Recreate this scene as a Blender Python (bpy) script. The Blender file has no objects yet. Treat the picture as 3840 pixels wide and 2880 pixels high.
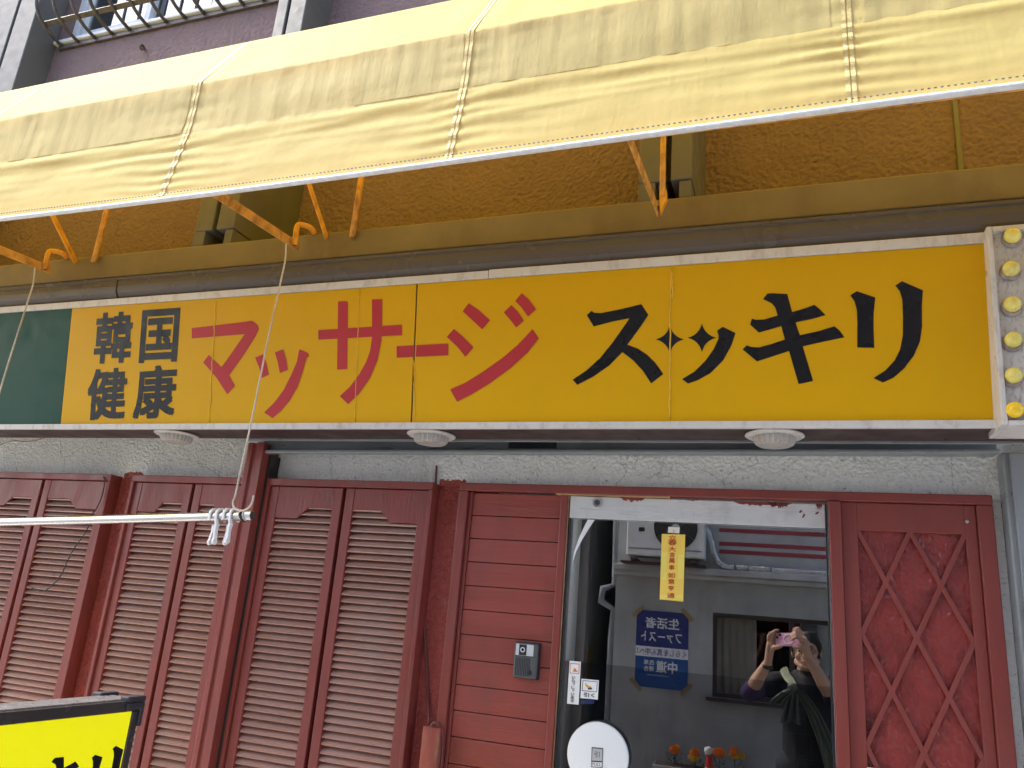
import bpy, bmesh, math, random
from mathutils import Vector, Matrix, noise
random.seed(7)
rad = math.radians
SC = bpy.context.scene
COL = SC.collection

# ------------------------------------------------------------------ camera
# solved from the photograph's vanishing points; metres, X along the shop front, Y into it, Z up
RR = ((0.9406542135, 0.3297033527, 0.0804073991),
      (-0.0207371226, 0.2923333969, -0.9560916048),
      (-0.3387323757, 0.8976841785, 0.2818217404))
RX, RY, RZ = (Vector(r) for r in RR)
FPX = 2930.0
CAM = Vector((0.0, -2.35, 1.6))
cam_d = bpy.data.cameras.new("camera")
cam_o = bpy.data.objects.new("camera", cam_d)
COL.objects.link(cam_o)
cam_d.sensor_width = 36.0
cam_d.lens = FPX / 3840 * 36.0
cam_d.clip_start = 0.005
cam_d.clip_end = 500
m = Matrix.Identity(4)
for i in range(3):
    m[i][0], m[i][1], m[i][2], m[i][3] = RX[i], -RY[i], -RZ[i], CAM[i]
cam_o.matrix_world = m
SC.camera = cam_o

# ------------------------------------------------------------------ sky, sun, exposure
SUN_VEC = Vector((-.58, -.12, .80)).normalized()      # hazy sun high over the left end of the street
SUN_EL = math.asin(SUN_VEC.z)
w = bpy.data.worlds.new("World"); SC.world = w; w.use_nodes = True
nt = w.node_tree; bg = nt.nodes["Background"]
sky = nt.nodes.new("ShaderNodeTexSky"); sky.sky_type = 'NISHITA'; sky.sun_disc = False
sky.sun_elevation = SUN_EL; sky.dust_density = 3.0; sky.air_density = 1.0
sun_dir = SUN_VEC
sky.sun_rotation = math.atan2(sun_dir.x, sun_dir.y)
nt.links.new(sky.outputs[0], bg.inputs[0]); bg.inputs[1].default_value = 0.15
sl = bpy.data.lights.new("sun", 'SUN'); so = bpy.data.objects.new("sun", sl); COL.objects.link(so)
sl.energy = 2.1; sl.angle = rad(10); sl.color = (1.0, 0.95, 0.87)
so.rotation_euler = (-sun_dir).to_track_quat('-Z', 'Y').to_euler()
vs = SC.view_settings
vs.view_transform = 'Standard'; vs.look = 'None'; vs.gamma = 1; vs.use_curve_mapping = False
vs.exposure = 1.78
SC.render.engine = 'CYCLES'
SC.cycles.max_bounces = 7; SC.cycles.diffuse_bounces = 4; SC.cycles.glossy_bounces = 4; SC.cycles.transmission_bounces = 5; SC.cycles.transparent_max_bounces = 8
SC.cycles.use_denoising = True
SC.cycles.use_adaptive_sampling = True; SC.cycles.adaptive_threshold = .02

# ------------------------------------------------------------------ pixel -> place
def ray(u, v):
    q = Vector(((u - 1920) / FPX, (v - 1440) / FPX, 1.0))
    return RX * q.x + RY * q.y + RZ * q.z
def P(u, v, Y=0.0):
    d = ray(u, v); return CAM + d * ((Y - CAM.y) / d.y)
def PX(u, v, X):
    d = ray(u, v); return CAM + d * ((X - CAM.x) / d.x)
K = 3840 / 2212
def p2(u, v, Y=0.0): return P(u * K, v * K, Y)
def px2(u, v, X): return PX(u * K, v * K, X)
# the shop sign's face leans out at the top
SGN_B, SGN_T = (-0.300, 2.129), (-0.371, 2.552)
def S(u, v, off=0.0):
    ty, tz = SGN_T[0] - SGN_B[0], SGN_T[1] - SGN_B[1]
    n = Vector((0, -tz, ty)).normalized()
    o = Vector((0, SGN_B[0], SGN_B[1])) + n * off
    d = ray(u, v); return CAM + d * ((o - CAM).dot(n) / d.dot(n))
# the glass door stands open a crack: its plane and what it mirrors
HINGE = Vector((0.08, 0.0, 0)); GANG = rad(-1.4006)
GN = Vector((math.sin(GANG), math.cos(GANG), 0))
def G(u, v, off=0.0):
    o = HINGE - GN * off
    d = ray(u, v); return CAM + d * ((o - CAM).dot(GN) / d.dot(GN))
def RP(u, v, Y):
    d = ray(u, v); t = (HINGE - CAM).dot(GN) / d.dot(GN)
    p = CAM + d * t; r = d - GN * (2 * d.dot(GN)); return p + r * ((Y - p.y) / r.y)
c4 = lambda x, y: (2080 + x * .4823, 1820 + y * .4823)
c5 = lambda x, y: (2080 + x * .4792, 2360 + y * .4792)
c6 = lambda x, y: (2560 + x * .41, 2200 + y * .41)

# ------------------------------------------------------------------ materials
MATS = {}
def nodes(name):
    m = bpy.data.materials.new(name); m.use_nodes = True
    nt = m.node_tree; b = nt.nodes["Principled BSDF"]; out = nt.nodes["Material Output"]
    return m, nt, b, out
def N(nt, t, **kw):
    n = nt.nodes.new("ShaderNode" + t)
    for k, v in kw.items(): setattr(n, k, v)
    return n
def pos(nt, scale=(1, 1, 1)):
    g = N(nt, "NewGeometry"); mp = N(nt, "Mapping"); nt.links.new(g.outputs["Position"], mp.inputs["Vector"])
    mp.inputs["Scale"].default_value = scale; return mp.outputs[0]
def noi(nt, vec, scale, detail=5, rough=.55, dist=0):
    n = N(nt, "TexNoise"); nt.links.new(vec, n.inputs["Vector"])
    n.inputs["Scale"].default_value = scale; n.inputs["Detail"].default_value = detail
    n.inputs["Roughness"].default_value = rough; n.inputs["Distortion"].default_value = dist
    return n.outputs["Fac"]
def ramp(nt, fac, stops):
    r = N(nt, "ValToRGB"); nt.links.new(fac, r.inputs[0]); e = r.color_ramp.elements
    while len(e) < len(stops): e.new(.5)
    for el, (p_, c) in zip(e, stops):
        el.position = p_; el.color = c if len(c) == 4 else (*c, 1)
    return r.outputs[0]
def mixc(nt, fac, a, b, mode='MIX'):
    x = N(nt, "Mix", data_type='RGBA', blend_type=mode)
    for s, v in ((0, fac), (6, a), (7, b)):
        if hasattr(v, 'is_output'): nt.links.new(v, x.inputs[s])
        elif s == 0: x.inputs[0].default_value = v
        else: x.inputs[s].default_value = (*v, 1) if len(v) == 3 else v
    return x.outputs[2]
def math_(nt, op, a, b=None, clamp=False):
    x = N(nt, "Math", operation=op, use_clamp=clamp)
    for i, v in enumerate((a, b)):
        if v is None: continue
        if hasattr(v, 'is_output'): nt.links.new(v, x.inputs[i])
        else: x.inputs[i].default_value = v
    return x.outputs[0]
def bump(nt, b, h, dist, strength=1.0):
    n = N(nt, "Bump"); nt.links.new(h, n.inputs["Height"]); n.inputs["Distance"].default_value = dist
    n.inputs["Strength"].default_value = strength; nt.links.new(n.outputs[0], b.inputs["Normal"]); return n
def sc3(c, k): return tuple(x * k for x in c)
def mat(name, col, rough=.55, metal=0.0, var=.18, vs_=4.0, bd=0.0, bs=60.0, stretch=(1, 1, 1), spec=.5, dirt=None, dirt_amt=.5, dirt_s=9.0, coat=0.0, rvar=.12):
    m, nt, b, out = nodes(name)
    v = pos(nt, stretch)
    f = noi(nt, v, vs_, 4)
    c = ramp(nt, f, ((.3, sc3(col, 1 - var)), (.7, sc3(col, 1 + var))))
    if dirt:
        d = ramp(nt, noi(nt, pos(nt, (1, 1, .45)), dirt_s, 5, .62), ((.5, (0, 0, 0)), (.72, (1, 1, 1))))
        d = math_(nt, 'MULTIPLY', d, dirt_amt)
        c = mixc(nt, d, c, dirt)
    nt.links.new(c, b.inputs["Base Color"])
    r = ramp(nt, noi(nt, v, vs_ * 5, 2), ((.3, (max(rough - rvar, .02),) * 3), (.7, (min(rough + rvar, 1),) * 3)))
    nt.links.new(r, b.inputs["Roughness"])
    b.inputs["Metallic"].default_value = metal; b.inputs["Specular IOR Level"].default_value = spec
    b.inputs["Coat Weight"].default_value = coat
    if bd: bump(nt, b, noi(nt, v, bs, 3, .6), bd)
    MATS[name] = m; return m

def stucco(name, col, pit, scale=140, dist=.005, painted=None, patch=None):
    m, nt, b, out = nodes(name)
    v = pos(nt, (1, 1, 1.25))
    n1 = noi(nt, v, scale, 5, .62, .9)
    n2 = noi(nt, v, scale * .42, 3, .5, .4)
    h = math_(nt, 'ADD', math_(nt, 'MULTIPLY', n1, .75), math_(nt, 'MULTIPLY', n2, .45))
    c = ramp(nt, h, ((.41, pit), (.49, sc3(col, .94)), (.62, col)))  # hollows darkened on the bump height: shade and dirt put into the colour
    big = ramp(nt, noi(nt, pos(nt), 2.3, 6, .6), ((.35, (.88, .88, .89)), (.65, (1.05, 1.05, 1.04))))
    c = mixc(nt, 1.0, c, big, 'MULTIPLY')
    if patch:
        pm = ramp(nt, noi(nt, pos(nt, (1, 1, .8)), 7.0, 3, .5, 1.2), ((.50, (0, 0, 0)), (.62, (1, 1, 1))))
        c = mixc(nt, math_(nt, 'MULTIPLY', pm, .55), c, patch)
    if painted:
        g = N(nt, "NewGeometry"); sx = N(nt, "SeparateXYZ"); nt.links.new(g.outputs["Position"], sx.inputs[0])
        z = math_(nt, 'ADD', sx.outputs[2], math_(nt, 'MULTIPLY', noi(nt, pos(nt, (1, 1, .25)), 60, 3), .05))
        cm = math_(nt, 'LESS_THAN', math_(nt, 'MINIMUM', math_(nt, 'ABSOLUTE', math_(nt, 'ADD', sx.outputs[0], 2.42)), math_(nt, 'ABSOLUTE', math_(nt, 'ADD', sx.outputs[0], 1.065))), .048)
        lim = math_(nt, 'LESS_THAN', z, math_(nt, 'ADD', math_(nt, 'MULTIPLY', cm, .028), 2.008))
        xm = math_(nt, 'LESS_THAN', sx.outputs[0], -0.9)
        mk = math_(nt, 'MULTIPLY', lim, xm)
        # the brush ran higher over the narrow columns than over the open wall
        pc = ramp(nt, h, ((.38, sc3(painted, .45)), (.6, painted), (.75, sc3(painted, 1.25))))  # red follows the same painted relief, darker hollows and lighter crests
        c = mixc(nt, mk, c, pc)
        # hairline cracks
    vo = N(nt, "TexVoronoi", feature='DISTANCE_TO_EDGE'); vv = N(nt, "Vector" + "Math", operation='ADD')
    nv = N(nt, "TexNoise"); nt.links.new(pos(nt), nv.inputs["Vector"]); nv.inputs["Scale"].default_value = 9; nv.inputs["Detail"].default_value = 5
    sc = N(nt, "VectorMath", operation='SCALE'); nt.links.new(nv.outputs["Color"], sc.inputs[0]); sc.inputs["Scale"].default_value = .16
    nt.links.new(pos(nt), vv.inputs[0]); nt.links.new(sc.outputs[0], vv.inputs[1])
    nt.links.new(vv.outputs[0], vo.inputs["Vector"]); vo.inputs["Scale"].default_value = 1.7
    ck = ramp(nt, vo.outputs["Distance"], ((.0, (1, 1, 1)), (.0035, (0, 0, 0))))
    c = mixc(nt, math_(nt, 'MULTIPLY', ck, .55), c, sc3(pit, .6))
    nt.links.new(c, b.inputs["Base Color"]); b.inputs["Roughness"].default_value = .55 if painted else .8
    b.inputs["Specular IOR Level"].default_value = .35
    bump(nt, b, h, dist)
    MATS[name] = m; return m

RED = (0.225, 0.044, 0.035)
stucco("stucco_white", (0.90, 0.91, 0.88), (0.34, 0.345, 0.34), painted=(0.36, 0.070, 0.056))
stucco("stucco_mauve", (0.245, 0.168, 0.168), (0.13, 0.085, 0.085), scale=120, dist=.004)
mat("red_paint", RED, .42, var=.14, vs_=3, bd=.0012, bs=90, stretch=(1, 1, .25), dirt=(.17, .05, .045), dirt_amt=.45, dirt_s=14)
mat("red_plank", (0.265, 0.050, 0.038), .45, var=.16, vs_=5, bd=.0022, bs=55, stretch=(.12, 1, 1.6), dirt=(.13, .04, .035), dirt_amt=.4, dirt_s=12)
mat("red_slat", (0.43, 0.245, 0.195), .30, var=.16, vs_=6, bd=.0008, bs=70, stretch=(.2, 1, 1), dirt=(.42, .29, .25), dirt_amt=.8, dirt_s=6, spec=.7)  # lighter than the red paint: sky sheen put into the colour, with dust
mat("worn_wood", (0.26, 0.055, 0.035), .65, var=.35, vs_=14, bd=.004, bs=40, stretch=(1, 1, .2), dirt=(.30, .17, .10), dirt_amt=.8, dirt_s=16)
mat("bare_wood", (0.42, 0.25, 0.13), .7, var=.3, vs_=20)
mat("pilaster_grey", (0.135, 0.132, 0.125), .5, var=.1, bd=.0008, bs=30, dirt=(.2, .19, .18), dirt_amt=.6, dirt_s=5)
mat("fascia_metal", (0.235, 0.185, 0.105), .42, var=.2, vs_=3, bd=.0015, bs=12, dirt=(.16, .11, .07), dirt_amt=.7, dirt_s=6)
mat("flashing_grey", (0.14, 0.135, 0.13), .5, var=.3, vs_=18, bd=.001, dirt=(.42, .40, .36), dirt_amt=.5, dirt_s=30)
mat("gutter_brown", (0.105, 0.090, 0.082), .26, var=.05, vs_=2, rvar=.03)
mat("sign_yellow", (0.69, 0.380, 0.002), .4, var=.03, vs_=1.5, dirt=(.66, .37, .01), dirt_amt=.25, dirt_s=20, rvar=.05, spec=.2)
mat("sign_green", (0.010, 0.066, 0.046), .4, var=.06, vs_=3, spec=.2)
mat("vinyl_red", (0.47, 0.038, 0.048), .4, var=.05, vs_=4, spec=.25)
mat("vinyl_black", (0.010, 0.010, 0.013), .3, var=.1, spec=.3)
mat("vinyl_navy", (0.012, 0.013, 0.017), .35, var=.1, spec=.3)
mat("caulk", (0.70, 0.42, 0.02), .4, var=.15, vs_=40)
mat("gap_dark", (0.05, 0.04, 0.03), .8)
mat("frame_white", (0.64, 0.62, 0.60), .38, var=.06, dirt=(.36, .30, .25), dirt_amt=.55, dirt_s=38)
mat("soffit_brown", (0.050, 0.027, 0.023), .5, var=.12, vs_=2, dirt=(.05, .03, .03), dirt_amt=.5, dirt_s=6)
mat("alu_grey", (0.30, 0.325, 0.345), .38, metal=.35, var=.1, vs_=3, stretch=(.3, 1, 1), dirt=(.16, .17, .17), dirt_amt=.5, dirt_s=8)
mat("alu_silver", (0.70, 0.71, 0.72), .34, metal=.30, var=.07, vs_=3, stretch=(.15, 1, 2), dirt=(.25, .25, .25), dirt_amt=.3, dirt_s=18)
mat("chrome", (0.58, 0.58, 0.57), .26, metal=1.0, var=.03)
mat("orange_paint", (0.85, 0.39, 0.03), .42, var=.14, vs_=20, dirt=(.22, .07, .02), dirt_amt=.75, dirt_s=30)
mat("rust_orange", (0.62, 0.31, 0.07), .6, var=.3, vs_=25, dirt=(.13, .05, .03), dirt_amt=.9, dirt_s=26, bd=.001, bs=120)
mat("hem_white", (0.80, 0.81, 0.79), .5, var=.1, vs_=60, bd=.002, bs=180)
mat("grille_brown", (0.075, 0.060, 0.054), .4, var=.2, vs_=20, dirt=(.2, .15, .12), dirt_amt=.5, dirt_s=30)
mat("sash_white", (0.72, 0.74, 0.76), .35, var=.05, dirt=(.4, .4, .4), dirt_amt=.3)
mat("sash_dark", (0.07, 0.06, 0.055), .4)
mat("plastic_white", (0.80, 0.80, 0.80), .35, var=.03)
mat("lamp_glass", (0.44, 0.42, 0.40), .16, var=.1, bd=.002, bs=60, dirt=(.4, .33, .28), dirt_amt=.6, dirt_s=30)
mat("bulb_yellow", (0.80, 0.70, 0.16), .25, var=.12, vs_=22, dirt=(.42, .36, .22), dirt_amt=.6, dirt_s=48, coat=.3)
mat("bulb_bright", (0.90, 0.60, 0.012), .2, var=.05, coat=.4)
mat("grime_ring", (0.36, 0.31, 0.29), .85, var=.4, vs_=60, bd=.004, bs=120)
mat("panel_speckled", (0.60, 0.57, 0.54), .6, var=.1, vs_=6, dirt=(.20, .17, .15), dirt_amt=.7, dirt_s=160)
mat("cable_red", (0.15, 0.045, 0.04), .5); mat("cable_black", (0.035, 0.03, 0.03), .5)
mat("wire_cream", (0.62, 0.56, 0.46), .4, var=.2, vs_=20, dirt=(.35, .22, .1), dirt_amt=.5, dirt_s=20)
mat("intercom_grey", (0.085, 0.088, 0.095), .45, var=.05); mat("intercom_dark", (0.018, 0.018, 0.02), .4)
mat("intercom_light", (0.50, 0.53, 0.56), .2)
mat("paper_yellow", (0.86, 0.60, 0.10), .7, var=.05); mat("tape_yellow", (0.85, 0.68, 0.14), .3, var=.04)
mat("ink_red", (0.50, 0.035, 0.02), .6); mat("ink_black", (0.02, 0.02, 0.022), .5); mat("ink_orange", (0.78, 0.26, 0.06), .5)
mat("ink_blue", (0.03, 0.07, 0.32), .5); mat("ink_yellow", (.7, .45, .05), .5)
mat("sticker_white", (0.82, 0.83, 0.84), .3, var=.02); mat("tape_clear", (0.74, 0.72, 0.66), .25)
mat("disc_white", (0.84, 0.86, 0.87), .14, var=.01, rvar=.02, coat=.3); mat("plate_grey", (0.52, 0.53, 0.54), .3, metal=.4)
ms_ = mat("stand_yellow", (0.88, 0.82, 0.006), .16, var=.03, vs_=2, rvar=.04, coat=.5)
ms_.node_tree.nodes["Principled BSDF"].inputs["Emission Color"].default_value = (.86, .80, .004, 1)     # faint glow added to brighten the box sign's face
ms_.node_tree.nodes["Principled BSDF"].inputs["Emission Strength"].default_value = .13
mat("stand_frame", (0.045, 0.036, 0.034), .25, var=.1, rvar=.05); mat("stand_cap", (0.028, 0.03, 0.038), .45)
mat("stand_top", (0.22, 0.22, 0.225), .35, metal=.5, var=.2, vs_=30, dirt=(.15, .14, .13), dirt_amt=.6, dirt_s=50)
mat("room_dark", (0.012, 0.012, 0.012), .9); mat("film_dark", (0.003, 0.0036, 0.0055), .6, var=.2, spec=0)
mat("film_print", (0.016, 0.016, 0.016), .5, spec=0)
mat("asphalt", (0.20, 0.20, 0.20), .85, var=.2, vs_=2, bd=.004, bs=160)
mat("concrete_pale", (0.52, 0.51, 0.49), .85, var=.15, vs_=2, bd=.002, bs=80)
mat("mortar_grey", (0.40, 0.405, 0.40), .85, var=.16, vs_=2.2, bd=.002, bs=90, dirt=(.20, .20, .20), dirt_amt=.45, dirt_s=3)
mat("mortar_pale", (0.50, 0.51, 0.51), .8, var=.1, vs_=3, bd=.002, bs=90, dirt=(.3, .3, .3), dirt_amt=.4, dirt_s=5)
mat("stripe_red", (0.36, 0.06, 0.08), .7, var=.12)
mat("ac_white", (0.84, 0.85, 0.84), .4, var=.04, dirt=(.4, .4, .38), dirt_amt=.4); mat("ac_dark", (0.02, 0.02, 0.02), .5)
mat("ac_wire", (0.20, 0.20, 0.20), .4); mat("rust", (0.09, 0.05, 0.04), .8, var=.4, vs_=20)
mat("foil", (0.72, 0.72, 0.73), .22, metal=.85, var=.12, vs_=30, bd=.006, bs=45)
mat("poster_navy", (0.035, 0.050, 0.20), .35, var=.02); mat("poster_blue", (0.028, 0.10, 0.32), .35, var=.03)
mat("kraft_tape", (0.38, 0.27, 0.12), .5); mat("window_brown", (0.06, 0.042, 0.036), .4)
mat("curtain", (0.80, 0.75, 0.66), .9, var=.06); mat("skin", (0.52, 0.315, 0.225), .5, var=.06, vs_=14, spec=.4)
mat("hair", (0.010, 0.009, 0.009), .7, bd=.004, bs=220, stretch=(1, 1, .3)); mat("lip", (0.30, 0.11, 0.10), .5)
mat("shirt_black", (0.014, 0.014, 0.017), .85, bd=.002, bs=30); mat("sleeve_purple", (0.045, 0.02, 0.085), .8)
mat("trouser", (0.025, 0.03, 0.045), .85); mat("shoe", (0.03, 0.03, 0.03), .6)
mat("bag_green", (0.105, 0.125, 0.10), .42, var=.12, vs_=12, bd=.003, bs=25); mat("bag_pale", (0.24, 0.27, 0.17), .5)
mat("phone_pink", (0.62, 0.34, 0.52), .25, var=.02); mat("phone_ring", (0.80, 0.74, 0.78), .3); mat("lens_black", (0.01, 0.01, 0.012), .1)
mat("cone_red", (0.62, 0.035, 0.025), .45); mat("cone_white", (0.78, 0.78, 0.78), .5)
mat("petal_yellow", (0.85, 0.55, 0.015), .6, var=.25, vs_=40); mat("petal_orange", (0.80, 0.24, 0.010), .6, var=.25, vs_=40)
mat("leaf_green", (0.045, 0.09, 0.025), .55, var=.3, vs_=20); mat("eye_white", (.7, .7, .68), .3)
mat("planter_white", (0.5, 0.5, 0.49), .6)

def fabric(name, refl, trans, tw, streak, rough=.38):
    m, nt, b, out = nodes(name)
    v = pos(nt, (1, .3, .12))
    st = noi(nt, v, 38, 4, .6)
    blot = noi(nt, pos(nt), 2.2, 5, .6)
    c = ramp(nt, blot, ((.3, sc3(refl, .94)), (.7, sc3(refl, 1.04))))
    c = mixc(nt, streak, c, ramp(nt, st, ((.35, (.82, .80, .74)), (.65, (1.03, 1.03, 1.03)))), 'MULTIPLY')
    nt.links.new(c, b.inputs["Base Color"]); b.inputs["Roughness"].default_value = rough
    b.inputs["Specular IOR Level"].default_value = .22
    bp = bump(nt, b, math_(nt, 'ADD', math_(nt, 'MULTIPLY', st, .6 if streak else .15), noi(nt, pos(nt), 14, 4)), .0022)
    t = N(nt, "BsdfTranslucent"); t.inputs[0].default_value = (*trans, 1); nt.links.new(bp.outputs[0], t.inputs["Normal"])
    mx = N(nt, "MixShader"); mx.inputs[0].default_value = tw
    nt.links.new(b.outputs[0], mx.inputs[1]); nt.links.new(t.outputs[0], mx.inputs[2]); nt.links.new(mx.outputs[0], out.inputs[0])
    MATS[name] = m
fabric("canvas", (0.77, 0.690, 0.290), (0.96, 0.61, 0.034), .46, .18, .7)
fabric("canvas_double", (0.69, 0.605, 0.265), (0.92, 0.57, 0.03), .28, .4, .65)
mat("seam_thread", (0.64, 0.50, 0.20), .7, var=.25, vs_=130)

def glass(name, tint, fac, rough=.0):
    m, nt, b, out = nodes(name)
    t = N(nt, "BsdfTransparent"); t.inputs[0].default_value = (*tint, 1)
    g = N(nt, "BsdfAnisotropic") if False else N(nt, "BsdfGlossy"); g.inputs["Roughness"].default_value = rough
    fr = N(nt, "LayerWeight"); fr.inputs[0].default_value = .5
    f = math_(nt, 'ADD', math_(nt, 'MULTIPLY', math_(nt, 'POWER', fr.outputs["Facing"], 5.0), .9), fac + .04, True)
    mx = N(nt, "MixShader"); nt.links.new(f, mx.inputs[0]); nt.links.new(t.outputs[0], mx.inputs[1]); nt.links.new(g.outputs[0], mx.inputs[2])
    nt.links.new(mx.outputs[0], out.inputs[0]); MATS[name] = m; return m
glass("door_glass", (.96, .97, .97), .165)
glass("window_glass", (.45, .48, .5), .30)
glass("dark_glass", (.75, .75, .75), .0)
glass("spectacle", (.75, .75, .75), .02)

# ------------------------------------------------------------------ mesh helpers
class MB:
    def __init__(s): s.v = []; s.f = []; s.mi = []; s.cur = 0
    def add(s, vs_, fs):
        b = len(s.v); s.v += [tuple(x) for x in vs_]; s.f += [tuple(i + b for i in f) for f in fs]; s.mi += [s.cur] * len(fs); return s
    def box(s, x0, x1, y0, y1, z0, z1):
        return s.add([(x0, y0, z0), (x1, y0, z0), (x1, y1, z0), (x0, y1, z0), (x0, y0, z1), (x1, y0, z1), (x1, y1, z1), (x0, y1, z1)],
                     [(0, 3, 2, 1), (4, 5, 6, 7), (0, 1, 5, 4), (1, 2, 6, 5), (2, 3, 7, 6), (3, 0, 4, 7)])
    def prism(s, pts, off):
        n = len(pts); off = Vector(off)
        a = [Vector(p) for p in pts]; b = [p + off for p in a]
        return s.add(a + b, [tuple(range(n)), tuple(range(2 * n - 1, n - 1, -1))] + [(i + n, (i + 1) % n + n, (i + 1) % n, i) for i in range(n)])
    def bar(s, a, b, w_, h_, up=(0, 0, 1)):
        a, b = Vector(a), Vector(b); d = (b - a).normalized(); up = Vector(up)
        r = d.cross(up); r = r.normalized() if r.length > 1e-6 else Vector((1, 0, 0)); u = r.cross(d)
        q = [r * (w_ / 2) + u * (h_ / 2), -r * (w_ / 2) + u * (h_ / 2), -r * (w_ / 2) - u * (h_ / 2), r * (w_ / 2) - u * (h_ / 2)]
        return s.add([a + x for x in q] + [b + x for x in q], [(3, 2, 1, 0), (4, 5, 6, 7), (0, 1, 5, 4), (1, 2, 6, 5), (2, 3, 7, 6), (3, 0, 4, 7)])
    def tube(s, pts, r, n=10, caps=True):
        pts = [Vector(p) for p in pts]; rs = r if isinstance(r, (list, tuple)) else [r] * len(pts)
        d = (pts[1] - pts[0]).normalized(); nrm = d.orthogonal().normalized(); rings = []
        for i, p in enumerate(pts):
            t = (pts[min(i + 1, len(pts) - 1)] - pts[max(i - 1, 0)]).normalized()
            nrm = (nrm - t * nrm.dot(t)).normalized(); bi = t.cross(nrm)
            rings.append([p + (nrm * math.cos(2 * math.pi * k / n) + bi * math.sin(2 * math.pi * k / n)) * rs[i] for k in range(n)])
        fs = [(i * n + k, i * n + (k + 1) % n, (i + 1) * n + (k + 1) % n, (i + 1) * n + k) for i in range(len(pts) - 1) for k in range(n)]
        if caps: fs += [tuple(range(n - 1, -1, -1)), tuple(range((len(pts) - 1) * n, len(pts) * n))]
        return s.add([v for rg in rings for v in rg], fs)
    def lathe(s, prof, c, axis=(0, 0, 1), n=32):
        ax = Vector(axis).normalized(); u = ax.orthogonal().normalized(); w_ = ax.cross(u); c = Vector(c); vs_ = []
        for r, h in prof: vs_ += [c + ax * h + (u * math.cos(2 * math.pi * k / n) + w_ * math.sin(2 * math.pi * k / n)) * r for k in range(n)]
        fs = [(i * n + k, i * n + (k + 1) % n, (i + 1) * n + (k + 1) % n, (i + 1) * n + k) for i in range(len(prof) - 1) for k in range(n)]
        fs += [tuple(range(n - 1, -1, -1)), tuple(range((len(prof) - 1) * n, len(prof) * n))]
        return s.add(vs_, fs)
    def ell(s, c, r, n=16, m_=10, rot=None):
        c = Vector(c); vs_ = []; R_ = rot or Matrix.Identity(3)
        for i in range(m_ + 1):
            a = math.pi * i / m_
            for k in range(n):
                b = 2 * math.pi * k / n
                vs_.append(c + R_ @ Vector((r[0] * math.sin(a) * math.cos(b), r[1] * math.sin(a) * math.sin(b), r[2] * math.cos(a))))
        return s.add(vs_, [(i * n + k, (i + 1) * n + k, (i + 1) * n + (k + 1) % n, i * n + (k + 1) % n) for i in range(m_) for k in range(n)])
    def grid(s, fn, nu, nv):
        vs_ = [fn(i / nu, j / nv) for j in range(nv + 1) for i in range(nu + 1)]; q = nu + 1
        return s.add(vs_, [(j * q + i, j * q + i + 1, (j + 1) * q + i + 1, (j + 1) * q + i) for j in range(nv) for i in range(nu)])
    def mesh(s, name, mats, smooth=False):
        me = bpy.data.meshes.new(name); me.from_pydata(s.v, [], s.f); me.validate()
        for mm in (mats if isinstance(mats, (list, tuple)) else [mats]): me.materials.append(MATS[mm])
        if len(s.mi) == len(me.polygons): me.polygons.foreach_set("material_index", s.mi)
        if smooth: me.polygons.foreach_set("use_smooth", [True] * len(me.polygons))
        me.update(); return me
    def build(s, name, mats, parent=None, bevel=0, smooth=False, seg=2):
        return link(name, s.mesh(name, mats, smooth), parent, bevel, seg)
def link(name, me, parent=None, bevel=0, seg=2):
    o = bpy.data.objects.new(name, me); COL.objects.link(o)
    if parent is not None:
        o.parent = parent
        if parent.type == 'EMPTY': o.matrix_parent_inverse = Matrix.Translation(-parent.location)
    if bevel:
        b = o.modifiers.new("bevel", 'BEVEL'); b.width = bevel; b.segments = seg; b.limit_method = 'ANGLE'; b.angle_limit = rad(40)
        b.harden_normals = False
    return o
def tag(o, label, cat, group=None):
    o["label"] = label; o["category"] = cat
    if group: o["group"] = group
    return o
def thing(name, label, cat, loc=(0, 0, 0), group=None):
    o = bpy.data.objects.new(name, None); COL.objects.link(o); o.location = loc; o.empty_display_size = .1
    return tag(o, label, cat, group)
def structure(o): o["kind"] = "structure"; return o
def box(name, mats, parent, b, bevel=.002): return MB().box(*b).build(name, mats, parent, bevel)
def text(s_, bold=0.0):
    c = bpy.data.curves.new("t", 'FONT'); c.body = s_; c.offset = bold; c.resolution_u = 3
    o = bpy.data.objects.new("t", c); COL.objects.link(o); bpy.context.view_layer.update()
    me = bpy.data.meshes.new_from_object(o.evaluated_get(bpy.context.evaluated_depsgraph_get()))
    vs_ = [v.co.copy() for v in me.vertices]; fs = [tuple(p.vertices) for p in me.polygons]
    bpy.data.objects.remove(o); bpy.data.curves.remove(c); bpy.data.meshes.remove(me)
    x0 = min(v.x for v in vs_); x1 = max(v.x for v in vs_); y0 = min(v.y for v in vs_); y1 = max(v.y for v in vs_)
    return [((v.x - x0) / (x1 - x0), (v.y - y0) / (y1 - y0)) for v in vs_], fs, (x1 - x0) / (y1 - y0)
def write(s_, mats, parent, fn, name="letter", bold=0.0):
    """text in the bundled face, its box mapped by fn(a, b) (a to the reader's right, b up)"""
    vs_, fs, asp = text(s_)
    mb = MB(); d = bold
    for k, (ox, oy) in enumerate(((0, 0), (1, 1), (-1, 1), (-1, -1), (1, -1)) if d else ((0, 0),)):
        e = Vector((0, 0, 0)) if not k else (fn(.5 + 1e-3, .5) - fn(.5, .5)).cross(fn(.5, .5 + 1e-3) - fn(.5, .5)).normalized() * (.00012 * k)
        mb.add([fn(a + ox * d / max(asp, .3), b + oy * d) + e for a, b in vs_], fs)
    return mb.build(name, mats, parent)
def flat(pts, mats, parent, name, thick=None):
    mb = MB()
    if thick is None: mb.add(pts, [tuple(range(len(pts)))])
    else: mb.prism(pts, thick)
    return mb.build(name, mats, parent)
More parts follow.
